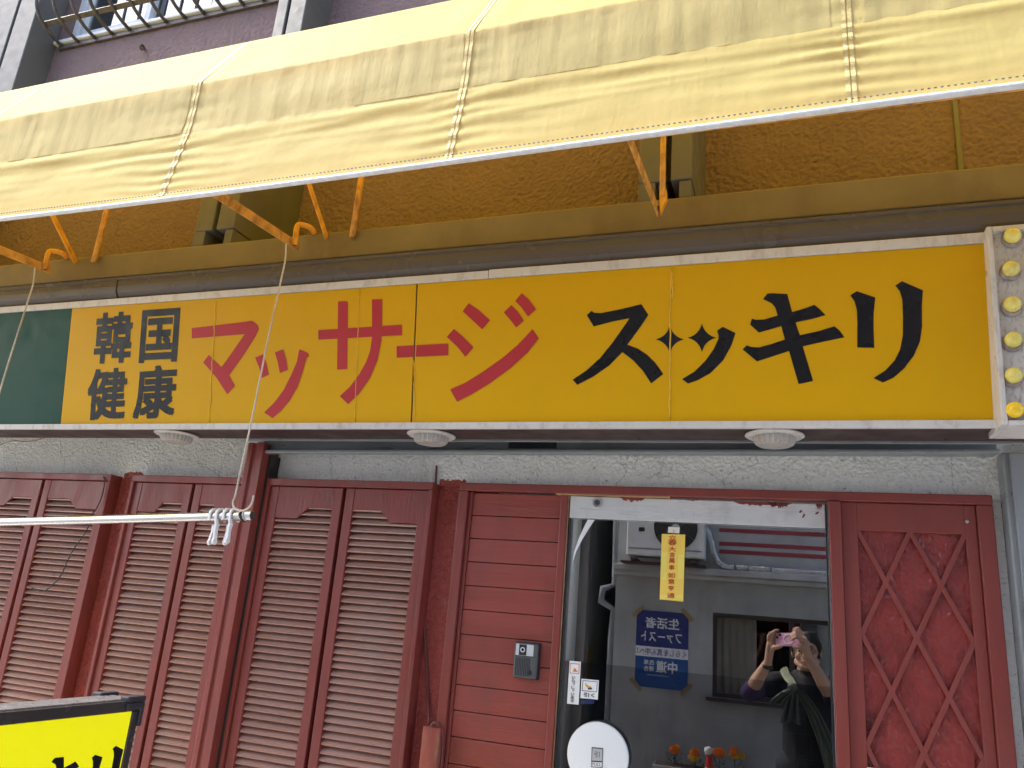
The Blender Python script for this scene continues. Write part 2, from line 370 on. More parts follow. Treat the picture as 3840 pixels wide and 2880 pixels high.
def bez(pts, n=8):
    """Catmull-Rom through pts"""
    p = [Vector(x) for x in pts]; p = [p[0] * 2 - p[1]] + p + [p[-1] * 2 - p[-2]]; out = []
    for i in range(1, len(p) - 2):
        for k in range(n):
            t = k / n; a, b, c, d = p[i - 1], p[i], p[i + 1], p[i + 2]
            out.append(.5 * ((2 * b) + (c - a) * t + (2 * a - 5 * b + 4 * c - d) * t * t + (3 * b - a - 3 * c + d) * t ** 3))
    out.append(p[-2]); return out

def sx(x, Y): return x * (2.35 + Y) / 2.35
def sz(z, Y): return 1.6 + (z - 1.6) * (2.35 + Y) / 2.35

# ================================================================== SETTING
g = MB().add([(-150, -150, 0), (150, -150, 0), (150, 150, 0), (-150, 150, 0)], [(0, 1, 2, 3)]).build("ground", "asphalt"); structure(g)
structure(box("pavement", "concrete_pale", None, (-9, 7, -1.25, .0, .004, .05), .01))  # unseen ground and pavement, kept pale and wide to bounce light at the shop

# ================================================================== SHOP BUILDING
B = thing("shop_building", "two storey shop with white roughcast ground floor and mauve upper wall", "building", (-1.5, 0.2, 0))
w1 = MB()
for b in ((-6.5, -.657, 0, .14, 0, 2.75), (.082, .53, 0, .14, 0, 2.75), (.7005, 2.5, 0, .14, 0, 2.75), (.53, .7005, .101, .14, 0, 2.75), (-.657, .082, 0, .14, 1.985, 2.75)): w1.box(*b)
w1.build("lower_wall", "stucco_white", B)
WL, WR, WB = -3.52, -2.13, 4.215           # upper window
up = MB()
for b in ((-6.5, 2.5, 0, .14, 2.752, WB), (WR, 2.5, 0, .14, WB, 6.4), (-3.95, WL, 0, .14, WB, 6.4), (WL, WR, 0, .14, 5.45, 6.4), (-5.3, -3.95, 0, .14, 5.45, 6.4),
          (-6.5, -5.3, 0, .14, WB, 6.4)): up.box(*b)
up.build("upper_wall", "stucco_mauve", B)
sh = MB()
for b in ((-6.5, -6.3, .14, 6, 0, 6.4), (2.3, 2.5, .14, 6, 0, 6.4), (-6.3, 2.3, 5.8, 6, 0, 6.4), (-6.5, 2.5, -.25, 6, 6.402, 6.6), (-6.3, 2.3, .14, 5.8, 2.9, 3.0)): sh.box(*b)
sh.build("shell", "stucco_mauve", B)
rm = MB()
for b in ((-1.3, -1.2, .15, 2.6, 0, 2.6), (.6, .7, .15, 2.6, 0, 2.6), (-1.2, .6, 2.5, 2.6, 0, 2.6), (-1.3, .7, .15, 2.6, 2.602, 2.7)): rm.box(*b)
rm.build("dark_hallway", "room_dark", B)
# pilasters of the upper floor: two flanges with a recessed channel between
def pilaster(x0, x1, yf, z0, z1, ch=(.45, .58)):
    a = x0 + (x1 - x0) * ch[0]; c = x0 + (x1 - x0) * ch[1]
    o = MB().box(x0, a, yf, -.001, z0, z1).build("pilaster", "pilaster_grey", B, .004)
    MB().box(c, x1, yf, -.001, z0, z1).build("pilaster_flange", "pilaster_grey", o, .004)
    MB().box(a, c, yf + .035, -.002, z0 + .02, z1).build("channel", "gap_dark", o)
    return o
pilaster(-2.03, -1.885, -.165, 3.5, 6.39, (.36, .46))
pilaster(-3.87, -3.56, -.15, 3.5, 6.39, (.50, .56))
pilaster(-.42, -.262, -.16, 3.5, 6.39, (.5, .6))
for x0, x1, ch in ((-2.035, -1.862, (.44, .56)), (-.415, -.262, (.50, .61)), (-3.75, -3.58, (.44, .56))):
    o = pilaster(x0, x1, -.345, 2.835, 3.42, ch)
    xm = (x0 + x1) / 2
    MB().box(x0, x0 + .05, -.344, -.25, 2.776, 2.834).build("foot_plate", "pilaster_grey", o, .002)
    MB().box(x1 - .035, x1 - .002, -.342, -.25, 2.776, 2.832).build("foot_plate", "pilaster_grey", o, .002)
MB().box(-6.5, 2.5, -.35, -.004, 2.678, 2.774).build("fascia_beam", "fascia_metal", B, .004)
# roughcast relief where it can be made out: real lumps on the wall face
def skin(name, m_, x0, x1, z0, z1, step, amp, fx, fz, y0=-.0006):
    nx, nz = int((x1 - x0) / step), int((z1 - z0) / step)
    def fn(a, b):
        x = x0 + (x1 - x0) * a; z = z0 + (z1 - z0) * b
        wx = .012 * noise.noise(Vector((x * 22, z * 22, 3.3))); n = noise.noise(Vector(((x + wx) * fx, (z + wx) * fz, .7))); t = min(1, max(0, (n + .32) / .62)); h = t * t * (3 - 2 * t)
        return (x, y0 - amp * (h + .35 * noise.noise(Vector((x * fx * 2.3, z * fz * 2.3, 5))) + .5), z)
    return MB().grid(fn, nx, nz).build(name, m_, B, smooth=True)
skin("roughcast", "stucco_white", -3.6, -1.851, 1.985, 2.16, .0027, .0026, 150, 170)
skin("roughcast", "stucco_white", -1.755, .53, 1.985, 2.14, .0026, .0028, 150, 170)
skin("roughcast", "stucco_white", .476, .53, .6, 1.984, .0048, .0028, 140, 160)
skin("roughcast", "stucco_white", -2.474, -2.371, .6, 1.984, .0048, .0028, 140, 160)
skin("roughcast", "stucco_white", -1.108, -1.026, .6, 1.984, .0045, .0028, 140, 160)
skin("roughcast", "stucco_mauve", -3.58, -1.87, 2.93, 3.52, .0044, .0036, 105, 125)
skin("roughcast", "stucco_mauve", -1.86, -.42, 2.93, 3.40, .0042, .0036, 105, 125)
skin("roughcast", "stucco_mauve", -.262, 1.3, 2.93, 3.40, .0042, .0036, 105, 125)
skin("roughcast", "stucco_mauve", -3.56, -1.2, 3.90, 4.213, .0065, .0032, 100, 120)
MB().box(.905 - .43, .92 - .43, -.012, -.001, 2.776, 3.4).build("downpipe_strip", "pilaster_grey", B, .003)
MB().box(-6.5, 2.5, -.338, -.28, 2.652, 2.6765).build("flashing", "flashing_grey", B, .002)
# steel corner post of the shutter guide at the right
MB().box(sx(.517, -.06), .70, -.06, .10, 0, 2.105).build("corner_post", "alu_grey", B, .006)
MB().box(sx(.536, -.08), .69, -.075, -.0605, 0, 2.10).build("guide_rail", "alu_grey", B, .003)
# aluminium shutter header over the entrance
hd = MB().prism([(-1.80, -.055, 2.088), (.497, -.055, 2.104), (.497, -.055, 2.30), (-1.80, -.055, 2.30)], (0, .054, 0)).build("shutter_header", "alu_grey", B, .002)
MB().prism([(-1.80, -.082, 2.076), (.496, -.082, 2.099), (.496, -.082, 2.108), (-1.80, -.082, 2.087)], (0, .0265, 0)).build("header_lip", "alu_grey", hd, .002)
MB().prism([(-.86, -.0565, 2.105), (-.70, -.0565, 2.106), (-.70, -.0565, 2.128), (-.86, -.0565, 2.127)], (0, .001, 0)).build("faded_label", "stand_cap", hd)
# red profile post between the shutter bays
post = MB()
post.prism([(-1.846, -.02, 0), (-1.846, -.080, 0), (-1.832, -.090, 0), (-1.818, -.090, 0), (-1.815, -.082, 0), (-1.800, -.082, 0), (-1.797, -.092, 0), (-1.768, -.092, 0), (-1.768, -.001, 0), (-1.846, -.001, 0)], (0, 0, 2.112))
post.build("bay_post", "red_paint", B, .0015)
MB().box(-1.7675, -1.7572, -.055, -.001, 0, 2.074).build("gap_shade_strip", "cable_black", B)  # black strip painted in for the shadow of the gap beside the post

# upper window and its bowed grille
def upper_window(x0, x1, z0, z1, cat_parts):
    wn = MB()
    t = .045
    for b in ((x0, x1, .03, .12, z0, z0 + t), (x0, x1, .03, .12, z1 - t, z1), (x0, x0 + t, .03, .12, z0 + t, z1 - t), (x1 - t, x1, .03, .12, z0 + t, z1 - t)): wn.box(*b)
    o = wn.build("window", "sash_white", B, .003)
    n = cat_parts; wd = (x1 - x0 - 2 * t) / n
    for k in range(n):
        a = x0 + t + k * wd - (.02 if k else 0); c = a + wd + .02; y = .045 + .03 * (k % 2)
        s_ = MB()
        for b in ((a, c, y, y + .025, z0 + t + .001, z0 + t + .055), (a, c, y, y + .025, z1 - t - .045, z1 - t - .001), (a, a + .035, y, y + .025, z0 + t + .055, z1 - t - .045), (c - .035, c, y, y + .025, z0 + t + .055, z1 - t - .045)): s_.box(*b)
        s_.build("sash", "sash_white", o, .002)
        MB().box(a + .034, c - .034, y + .009, y + .014, z0 + t + .05, z1 - t - .044).build("pane", "window_glass", o)
    MB().box(x0 - .03, x1 + .03, -.03, .029, z0 - .02, z0 - .001).build("sill", "sash_white", o, .003)
    return o
upper_window(WL, WR, WB + .022, 5.449, 3)
upper_window(-5.29, -3.96, WB + .022, 5.449, 2)
bl = MB().grid(lambda a, b: (-5.2 + 3.05 * a, .30 + .012 * math.sin(a * 260), 4.1 + 1.5 * b), 260, 2).build("curtain", "sticker_white", B, smooth=True)
gr = thing("window_grille", "dark brown bowed steel grille in front of the upstairs window", "window grille", (-2.85, -.1, 4.2))
GX0, GX1 = -3.50, -2.14
nb = 12
def gbar(x):
    return bez([(x, -.012, 4.205), (x, -.10, 4.225), (x, -.175, 4.275), (x, -.205, 4.36), (x, -.19, 4.47), (x, -.165, 4.62), (x, -.16, 4.9), (x, -.16, 5.4), (x, -.10, 5.5), (x, -.012, 5.5)], 5)
bm0 = MB().tube(gbar(0), .0085, 8).mesh("grille_bar", "grille_brown", True)
for k in range(nb + 1):
    o = link("bar", bm0, gr); o.location = (GX0 + (GX1 - GX0) * k / nb, 0, 0)
MB().bar((GX0 - .02, -.008, 4.196), (GX1 + .02, -.008, 4.196), .022, .022).build("bottom_rail", "grille_brown", gr, .002)
MB().bar((GX0, -.128, 4.246), (GX1, -.128, 4.246), .026, .006, (0, .5, 1)).build("cross_rail", "grille_brown", gr, .001)
MB().bar((GX0, -.16, 4.95), (GX1, -.16, 4.95), .006, .026).build("cross_rail", "grille_brown", gr, .001)
hk = MB().tube(bez([p2(312, 105, -.002) + Vector((0, 0, -.004)), p2(312, 105, -.03), p2(307, 97, -.05), p2(303, 103, -.06), p2(308, 108, -.05)], 6), .006, 8)
tag(hk.build("wall_hook", "rust", smooth=True), "rusty ring hook screwed into the mauve upper wall", "hook")

# ================================================================== GUTTER
gt = thing("gutter", "dark brown rain gutter running above the yellow shop sign", "gutter", (-1.5, -.33, 2.62))
prof = [(-.312, 2.648), (-.312, 2.60), (-.325, 2.583), (-.345, 2.576), (-.365, 2.582), (-.379, 2.60), (-.383, 2.622), (-.383, 2.644), (-.389, 2.646), (-.389, 2.651), (-.378, 2.651)]
for x0, x1 in ((-6.4, -2.32), (-2.318, -.05), (-.048, 2.4)):
    gm = MB(); n = len(prof)
    gm.add([(x, y, z) for x in (x0, x1) for y, z in prof], [(i, i + 1, n + i + 1, n + i) for i in range(n - 1)])
    o = gm.build("gutter_length", "gutter_brown", gt, smooth=False)
    sd = o.modifiers.new("solid", 'SOLIDIFY'); sd.thickness = .003
for x in (-2.319, -.049):
    gm = MB(); n = len(prof) - 2
    pr = [(y - .004 if y < -.35 else y, z - .004) for y, z in prof[:-2]]
    gm.add([(x + d, y, z) for d in (-.022, .022) for y, z in pr], [(i, i + 1, n + i + 1, n + i) for i in range(n - 1)])
    o = gm.build("joint_sleeve", "gutter_brown", gt); sd = o.modifiers.new("solid", 'SOLIDIFY'); sd.thickness = .002

# ================================================================== SIGN
SG = thing("shop_sign", "long yellow fascia sign reading 韓国健康マッサージ スッキリ in white frame", "sign", (-1.5, -.3, 2.13))
def onface(x, t, off=0.0):
    ty, tz = SGN_T[0] - SGN_B[0], SGN_T[1] - SGN_B[1]
    n = Vector((0, -tz, ty)).normalized()
    return Vector((x, SGN_B[0] + ty * t, SGN_B[1] + tz * t)) + n * off
XL, XG, XJ, XR = -4.6, S(246, 1400).x, S(1553, 1320).x, S(3730, 1250).x
def facepart(name, m_, x0, x1, t0, t1, back, front, bev=.001):
    pts = [onface(x0, t0, front), onface(x1, t0, front), onface(x1, t1, front), onface(x0, t1, front)]
    nrm = (onface(0, 0, 1) - onface(0, 0, 0))
    return MB().prism(pts, -nrm * (front - back)).build(name, m_, SG, bev)
facepart("yellow_panel", "sign_yellow", XG, XJ - .0025, 0, 1, -.006, 0)
facepart("yellow_panel", "sign_yellow", XJ + .0025, XR, 0, 1, -.006, 0)
facepart("green_panel", "sign_green", XL, XG - .0008, 0, 1, -.006, 0)
facepart("panel_gap", "gap_dark", XJ - .0024, XJ + .0024, 0, 1, -.006, -.003, 0)
FB = -.02 / .429
facepart("frame_rail", "frame_white", S(640, 1600).x * 0 + XL, S(205, 1600).x, FB * .98, -.001, -.03, .008, .002)
facepart("frame_rail", "frame_white", S(205, 1600).x + .0015, XR, FB, -.001, -.03, .009, .002)
facepart("frame_rail", "frame_white", XL, S(1835, 1040).x - .001, 1.001, 1.055, -.03, .008, .002)
facepart("frame_rail", "frame_white", S(1835, 1040).x + .001, XR, 1.001, 1.06, -.03, .009, .002)
facepart("frame_stile", "frame_white", XR + .0005, XR + .012, FB, 1.06, -.03, .008, .002)
sgb = MB(); sgb.prism([(XL, -.29, 2.116), (XL, -.358, 2.566), (XL, -.15, 2.566), (XL, -.15, 2.116)], (XR - XL, 0, 0)); sgb.build("sign_case", "frame_white", SG)
# caulked sheet joints: thin raised uneven beads
def bead(pts, w_, name="caulk_bead"):
    mb = MB(); mb.tube([S(u, v, .0005) for u, v in pts], w_, 6); return mb.build(name, "caulk", SG, smooth=True)
def wob(a, b, n=14, amp=2.5):
    return [(a[0] + (b[0] - a[0]) * i / n + random.uniform(-amp, amp), a[1] + (b[1] - a[1]) * i / n) for i in range(n + 1)]
bead(wob((811, 1135), (785, 1585), 16, 3), .0020)
bead(wob((1348, 1082), (1331, 1583), 10, 1), .0016)
bead(wob((2516, 993), (2511, 1574), 18, 3), .0022)
bead(wob((2518, 1020), (2525, 1120), 8, 4), .0030)
bead(wob((1551, 1345), (1555, 1575), 12, 3), .0016)
# ---- lettering, one part per character
def cr(ox, oy, pts): return [(ox + x * .5907, oy + y * .5907) for x, y in pts]
A4 = lambda *p: cr(0, 950, p)
A5 = lambda *p: cr(1270, 950, p)
A6 = lambda *p: cr(2540, 950, p)
def glyph(polys, m_, name="letter", proj=None, parent=None, off=.0009):
    mb = MB(); pf = proj or (lambda u, v: S(u, v, off))
    for k, q in enumerate(polys):
        pts = [pf(u, v) for u, v in q]
        if not proj: pts = [p + Vector((0, -.00025 * k, 0)) for p in pts]
        mb.add(pts, [tuple(range(len(pts)))])
    o = mb.build(name, m_, parent or SG)
    bm = bmesh.new(); bm.from_mesh(o.data); bmesh.ops.triangulate(bm, faces=bm.faces[:], ngon_method='EAR_CLIP'); bm.to_mesh(o.data); bm.free()
    return o
glyph([A4((1217, 475), (1570, 433), (1592, 427), (1612, 433), (1638, 458), (1644, 480), (1622, 527), (1540, 655), (1455, 775), (1405, 724), (1480, 620), (1553, 513), (1218, 540)),
       A4((1326, 645), (1408, 724), (1455, 775), (1492, 840), (1443, 895), (1375, 790), (1290, 692))], "vinyl_red")
glyph([A4((1620, 662), (1670, 640), (1694, 705), (1708, 770), (1660, 792), (1645, 725)), A4((1745, 630), (1798, 609), (1817, 675), (1827, 740), (1777, 760), (1764, 692)),
       A4((1900, 611), (1925, 618), (1958, 636), (1962, 652), (1945, 665), (1920, 755), (1888, 850), (1842, 930), (1785, 1000), (1729, 1046), (1677, 1010), (1740, 950), (1800, 870), (1850, 770), (1885, 690))], "vinyl_red")
glyph([[(1268, 1130), (1298, 1129), (1305, 1134), (1302, 1384), (1264, 1386)], [(1194, 1238), (1507.5, 1217.6), (1507.5, 1257), (1194, 1274)],
       A5((212, 293), (277, 291), (275, 455), (270, 560), (245, 680), (200, 790), (130, 890), (60, 957), (8, 907), (70, 850), (130, 770), (175, 690), (200, 620), (213, 530))], "vinyl_red")
glyph([A5((368, 590), (482, 584), (478, 658), (368, 663)), A5((494, 583), (696, 573), (696, 648), (489, 657))], "vinyl_red")
glyph([A5((787, 368), (826, 317), (890, 360), (962, 425), (911, 482), (850, 425)), A5((687, 530), (732, 480), (790, 530), (856, 597), (805, 657), (755, 595)),
       A5((1231, 482), (1271, 540), (1200, 630), (1090, 730), (960, 825), (850, 892), (752, 942), (708, 864), (800, 825), (920, 750), (1040, 665), (1140, 580)),
       A5((1050, 375), (1097, 330), (1138, 370), (1175, 427), (1127, 471), (1088, 420)), A5((1122, 303), (1163, 254), (1208, 295), (1252, 355), (1202, 402), (1162, 345))], "vinyl_red")
glyph([A5((1605, 365), (1622, 377), (1660, 380), (1780, 357), (1922, 323), (1966, 391), (1920, 460), (1832, 580), (1900, 605), (1960, 645), (2010, 695), (2061, 766), (1984, 826), (1930, 745), (1870, 680), (1801, 627), (1720, 710), (1620, 780), (1515, 835), (1485, 802), (1570, 745), (1660, 665), (1740, 565), (1800, 480), (1847, 412), (1740, 432), (1619, 464), (1575, 392))], "vinyl_black")
def star(cx, cy, r):
    o = []
    for k in range(4):
        a = math.pi / 2 * k
        for j in range(6):
            t = j / 6
            # concave arc between tips
            tip = Vector((math.cos(a), math.sin(a))); tip2 = Vector((math.cos(a + math.pi / 2), math.sin(a + math.pi / 2))); mid = (tip + tip2) * .19
            q = tip * (1 - t) ** 2 + mid * 2 * t * (1 - t) + tip2 * t * t
            o.append((cx + q.x * r, cy + q.y * r))
    return o
glyph([star(1270 + 2102 * .5907, 950 + 546 * .5907, 53)], "vinyl_navy", "star_mark")
glyph([star(2540 + 156 * .5907, 950 + 536 * .5907, 54)], "vinyl_black", "star_mark")
glyph([A6((288, 466), (369, 506), (345, 580), (290, 680), (210, 760), (130, 805), (68, 827), (30, 798), (110, 750), (180, 680), (230, 610), (260, 545), (262, 520), (252, 492))], "vinyl_black")
KI = ((572, 256), (600, 253), (698, 258), (729, 373), (800, 352), (870, 327), (905, 355), (941, 392), (860, 415), (750, 438), (778, 520), (900, 493), (998, 463), (1032, 492), (1060, 533), (920, 562), (796, 590), (862, 810), (770, 830), (709, 620), (600, 655), (506, 686), (414, 610), (441, 584), (470, 595), (520, 597), (600, 575), (683, 547), (660, 462), (580, 485), (518, 503), (462, 452), (473, 415), (500, 422), (550, 420), (637, 395), (622, 345), (600, 318), (544, 290))
RI1 = ((1138, 240), (1257, 280), (1246, 380), (1246, 480), (1250, 600), (1142, 597), (1143, 440), (1140, 360), (1125, 305), (1098, 267))
RI2 = ((1426, 177), (1559, 235), (1552, 330), (1553, 470), (1540, 560), (1500, 650), (1440, 730), (1370, 790), (1305, 820), (1245, 792), (1320, 745), (1380, 680), (1415, 610), (1432, 520), (1433, 400), (1428, 290), (1412, 240), (1384, 205))
glyph([A6(*KI)], "vinyl_black"); glyph([A6(*RI1), A6(*RI2)], "vinyl_black")
def quad_fn(tl, tr, br, bl, proj):
    q = [proj(*p) for p in (tl, tr, br, bl)]
    return lambda a, b: (q[3] * (1 - a) + q[2] * a) * (1 - b) + (q[0] * (1 - a) + q[1] * a) * b
for ch, x0, y0, x1, y1, skx in (("韓", 620, 380, 842, 690, -23), ("国", 910, 362, 1138, 684, -23), ("健", 572, 738, 806, 1048, -22), ("康", 874, 720, 1124, 1040, -26)):
    f_ = quad_fn(*[(x * .5907, 950 + y * .5907) for x, y in ((x0, y0 + 8), (x1, y0 - 8), (x1 + skx, y1 - 6), (x0 + skx, y1 + 4))], lambda u, v: S(u, v, .0009))
    write(ch, "vinyl_navy", SG, f_, "letter", .028)
# soffit under the sign
MB().box(XL, XR + .12, -.298, -.15, 2.1125, 2.1145).build("soffit", "soffit_brown", SG, 0)
MB().box(-1.80, XR + .12, -.1495, -.140, 2.1065, 2.1145).build("soffit_trim", "alu_grey", SG, .001)
for x in (-1.05, -.42, .36, -1.5): MB().lathe([(.004, 0), (.003, -.002)], (x, -.17, 2.1124), (0, 0, 1), 10).build("screw", "gap_dark", SG)
# ---- round soffit lamps
for k, (u, lab) in enumerate(((382, "small round glass ceiling lamp under the sign left of the hanging hook"), (932, "small round glass ceiling lamp under the sign above the shutter and boards"), (1673, "small round glass ceiling lamp under the sign above the glass door"))):
    c = p2(u, 938, -.222); c.z = 2.112
    d = ray(u * K, 937 * K); t_ = (2.112 - CAM.z) / d.z; c = CAM + d * t_; c.y = -.222; c.x = P(u * K, 940 * K, -.222).x
    L_ = thing("soffit_lamp", lab, "lamp", c, "lamps under the shop sign")
    MB().lathe([(.058, -.0002), (.074, -.0015), (.076, -.005), (.070, -.009), (.056, -.008)], c, (0, 0, 1), 40).build("flange", "frame_white", L_, smooth=True)
    dm = MB(); n = 72; rings = []
    for r_, h_ in ((.0525, -.006), (.0515, -.018), (.048, -.027), (.040, -.032), (.026, -.034), (.008, -.035)):
        for i in range(n):
            rr = r_ * (1 + (.04 if i % 3 == 0 else -.02) * (1 if r_ > .03 else .2)); rings.append(c + Vector((rr * math.cos(2 * math.pi * i / n), rr * math.sin(2 * math.pi * i / n), h_)))
    dm.add(rings, [(i * n + k_, (i + 1) * n + k_, (i + 1) * n + (k_ + 1) % n, i * n + (k_ + 1) % n) for i in range(5) for k_ in range(n)] + [tuple(range(5 * n, 6 * n))])
    dm.build("ribbed_glass", "lamp_glass", L_)

# ---- strip of bulbs beside the sign
LB = thing("bulb_strip", "upright white frame of round yellow bulbs at the end of the sign", "light strip", (.52, -.33, 2.12))
yb, yt = -.372, -.405
BX0 = P(3757, 1594, yb).x; zb = P(3757, 1594, yb).z; zt = P(3718, 851, yt).z
def onb(x, t, off=0): return Vector((x, yb + (yt - yb) * t - off, zb + (zt - zb) * t))
def bp(name, m_, x0, x1, t0, t1, f0, dpt, bev=.002):
    MB().prism([onb(x0, t0, f0), onb(x1, t0, f0), onb(x1, t1, f0), onb(x0, t1, f0)], (0, dpt, 0)).build(name, m_, LB, bev)
bp("back_panel", "panel_speckled", BX0 + .010, BX0 + .105, .012, .985, -.012, .03, 0)
bp("frame_stile", "frame_white", BX0, BX0 + .012, 0, 1, .004, .14); bp("frame_stile", "frame_white", BX0 + .098, BX0 + .112, 0, 1, .004, .14)
bp("frame_rail", "frame_white", BX0 + .0125, BX0 + .0975, 0, .022, .003, .14); bp("frame_rail", "frame_white", BX0 + .0125, BX0 + .0975, .974, 1, .003, .14)
for k, (u, v) in enumerate(((3800, 886), (3797, 1006), (3804, 1136), (3810, 1266), (3814, 1397), (3820, 1526))):
    t = (P(u, v, -.40).z - zb) / (zt - zb); c = onb(P(u, v, -.41).x, t, -.011)
    o = MB().lathe([(.014, .0), (.0178, -.005), (.0184, -.013), (.0166, -.021), (.0118, -.028), (.005, -.031)], c, (0, 1, 0), 24).build("bulb", "bulb_bright" if k == 5 else "bulb_yellow", LB, smooth=True)
    rg = MB()
    n = 18
    rg.lathe([(.0225, .0), (.021, -.004), (.017, -.006)], c + Vector((0, 0, -.004)), (0, 1, 0), n).build("grime_ring", "grime_ring", o)

# ================================================================== AWNING
AW = thing("awning", "large pale yellow canvas awning with white hem over the shop front", "awning", (-1.2, -.5, 2.7))
PROF = [(-.004, 3.60), (-.30, 3.515), (-.50, 3.452), (-.585, 3.405), (-.612, 3.37), (-.775, 3.093), (-.779, 2.908), (-.822, 2.668)]
SEAMS = [-4.45, -3.53, -2.615, -1.705, -.797, .128, 1.045, 1.95]
NAROW = [3, 4, 3, 3, 26, 22, 34]           # subdivisions per profile leg
def wrinkle(x, leg, t, y, z):
    """outward push of the cloth at x on a profile leg"""
    d = min(abs(x - s) for s in SEAMS); sg = 0.0
    nn = noise.noise(Vector((x * 2.1, leg * 7.3, t * 1.5)))
    if leg == 6:                       # lower valance
        pk = math.exp(-d / .13)
        ph = noise.noise(Vector((x * 5, 3.1, 0))) * 2
        sg += .0036 * pk * math.sin(t * 40 + ph + nn * 3) * (t * (1 - t)) ** .25
        sg += .0085 * math.exp(-((t - .09 - .03 * noise.noise(Vector((x * 4.1, 2, 0)))) / .06) ** 2) * max(0, .35 + 1.1 * noise.noise(Vector((x * 3.3, 9, 0)))) - .004 * math.exp(-((t - .24) / .09) ** 2) * (.5 + noise.noise(Vector((x * 2.7, 5, 0))))
        # long draped folds hanging from the upper corner of each cloth
        for k in range(3):
            f0 = .16 + .11 * k; yy = f0 + .05 * math.sin(x * 3.0 + k * 1.7)
            sg += .0032 * math.exp(-((t - yy) / .035) ** 2) * max(0, noise.noise(Vector((x * 2.4, k * 3.7, 5)))+.25)
        sg += .004 * noise.noise(Vector((x * 6, z * 14, 2))) * math.sin(math.pi * t)
    elif leg == 5:
        sg += .0018 * noise.noise(Vector((x * 26, z * 2.5, 0))) + .004 * nn * math.sin(math.pi * t)
        sg += .0010 * math.exp(-d / .06) * math.sin(t * 22)
    elif leg == 4:
        a = x - .9 * t * .3
        sg += .007 * noise.noise(Vector((a * 3.2, t * .8, 4))) * math.sin(math.pi * min(1, t + .1))
        sg += .006 * math.exp(-((d - .05) / .05) ** 2) * math.sin(math.pi * t)
    if leg == 5 and t < .1 or leg == 4 and t > .9:
        sg += .006 * max(0, noise.noise(Vector((x * 9, 1.7, 3))) - .25)
    return sg
def prof_pts():
    out = []
    for leg in range(7):
        n = NAROW[leg]
        for k in range(n):
            t = k / n; a, b = PROF[leg], PROF[leg + 1]
            out.append((leg, t, a[0] + (b[0] - a[0]) * t, a[1] + (b[1] - a[1]) * t))
    out.append((6, 1.0, *PROF[7])); return out
PP = prof_pts()
rows4 = sum(NAROW[:5]); rows5 = rows4 + NAROW[5]
for i in range(len(SEAMS) - 1):
    x0, x1 = SEAMS[i], SEAMS[i + 1]; nx = 110
    vs_ = []
    for leg, t, y, z in PP:
        for k in range(nx + 1):
            x = x0 + (x1 - x0) * k / nx
            sgn = wrinkle(x, leg, t, y, z)
            sag = .006 * math.sin(x * 1.7 + 1) if leg >= 5 else 0
            vs_.append((x, y - sgn, z + sag * (1 if leg > 5 else t)))
    q = nx + 1; fs = []; mi = []
    pe = .62 if i == 3 else None
    for j in range(len(PP) - 1):
        for k in range(nx):
            fs.append((j * q + k, (j + 1) * q + k, (j + 1) * q + k + 1, j * q + k + 1))
            mi.append(1 if rows4 <= j < rows5 else 0)
    me = bpy.data.meshes.new("canopy_panel"); me.from_pydata(vs_, [], fs)
    me.materials.append(MATS["canvas"]); me.materials.append(MATS["canvas_double"])
    me.polygons.foreach_set("material_index", mi)
    me.polygons.foreach_set("use_smooth", [True] * len(me.polygons)); me.update()
    link("canopy_panel", me, AW)
# overlapping doubler cloths on the upright band: their free edges show as a step
for x0, x1 in ((-2.46, -1.73), (-1.135, -.812), (-.77, .10), (.155, 1.02), (-3.4, -2.64)):
    def fn(a, b, x0=x0, x1=x1):
        x = x0 + (x1 - x0) * a - .006 * math.sin(b * 3 + x0 * 9); z = 3.090 - .180 * b
        return (x, -.775 - .004 * b - .0010 - wrinkle(x, 5, b, 0, z), z)
    o = MB().grid(fn, 120, 16).build("doubler_band", "canvas_double", AW, smooth=True)
# stitched seam tapes
for s_ in SEAMS[1:-1]:
    ax = []
    for leg, t, y, z in PP:
        if leg < 4: continue
        ax.append((s_, y - wrinkle(s_, leg, t, y, z), z + (.006 * math.sin(s_ * 1.7 + 1) * (1 if leg > 5 else t) if leg >= 5 else 0)))
    tp = MB()
    nrm = Vector((0, -.0022, .0008))
    for dx0, dx1 in ((-.0105, -.0015), (.0015, .0105)):
        vv = []
        for a in ax: vv += [Vector(a) + nrm + Vector((dx0, 0, 0)), Vector(a) + nrm + Vector((dx1, 0, 0))]
        tp.add(vv, [(2 * i, 2 * i + 2, 2 * i + 3, 2 * i + 1) for i in range(len(ax) - 1)])
    tp.build("seam_tape", "seam_thread", AW)
hem = [(-4.45 + 6.4 * k / 160, -.823, 2.662 + .006 * math.sin((-4.45 + 6.4 * k / 160) * 1.7 + 1)) for k in range(161)]
MB().tube(hem, .0075, 10).build("hem_piping", "hem_white", AW, smooth=True)
st = MB()
for k in range(0, 330):
    x = -2.9 + 3.9 * k / 330; z = 2.677 + .006 * math.sin(x * 1.7 + 1)
    st.bar((x, -.8305, z), (x + .005, -.8305, z), .002, .0022)
o = st.build("hem_stitches", "flashing_grey", AW); o["kind"] = "stuff"
MB().bar((-4.4, -.785, 2.694), (1.9, -.785, 2.694), .018, .018).build("front_bar", "rust_orange", AW, .004)
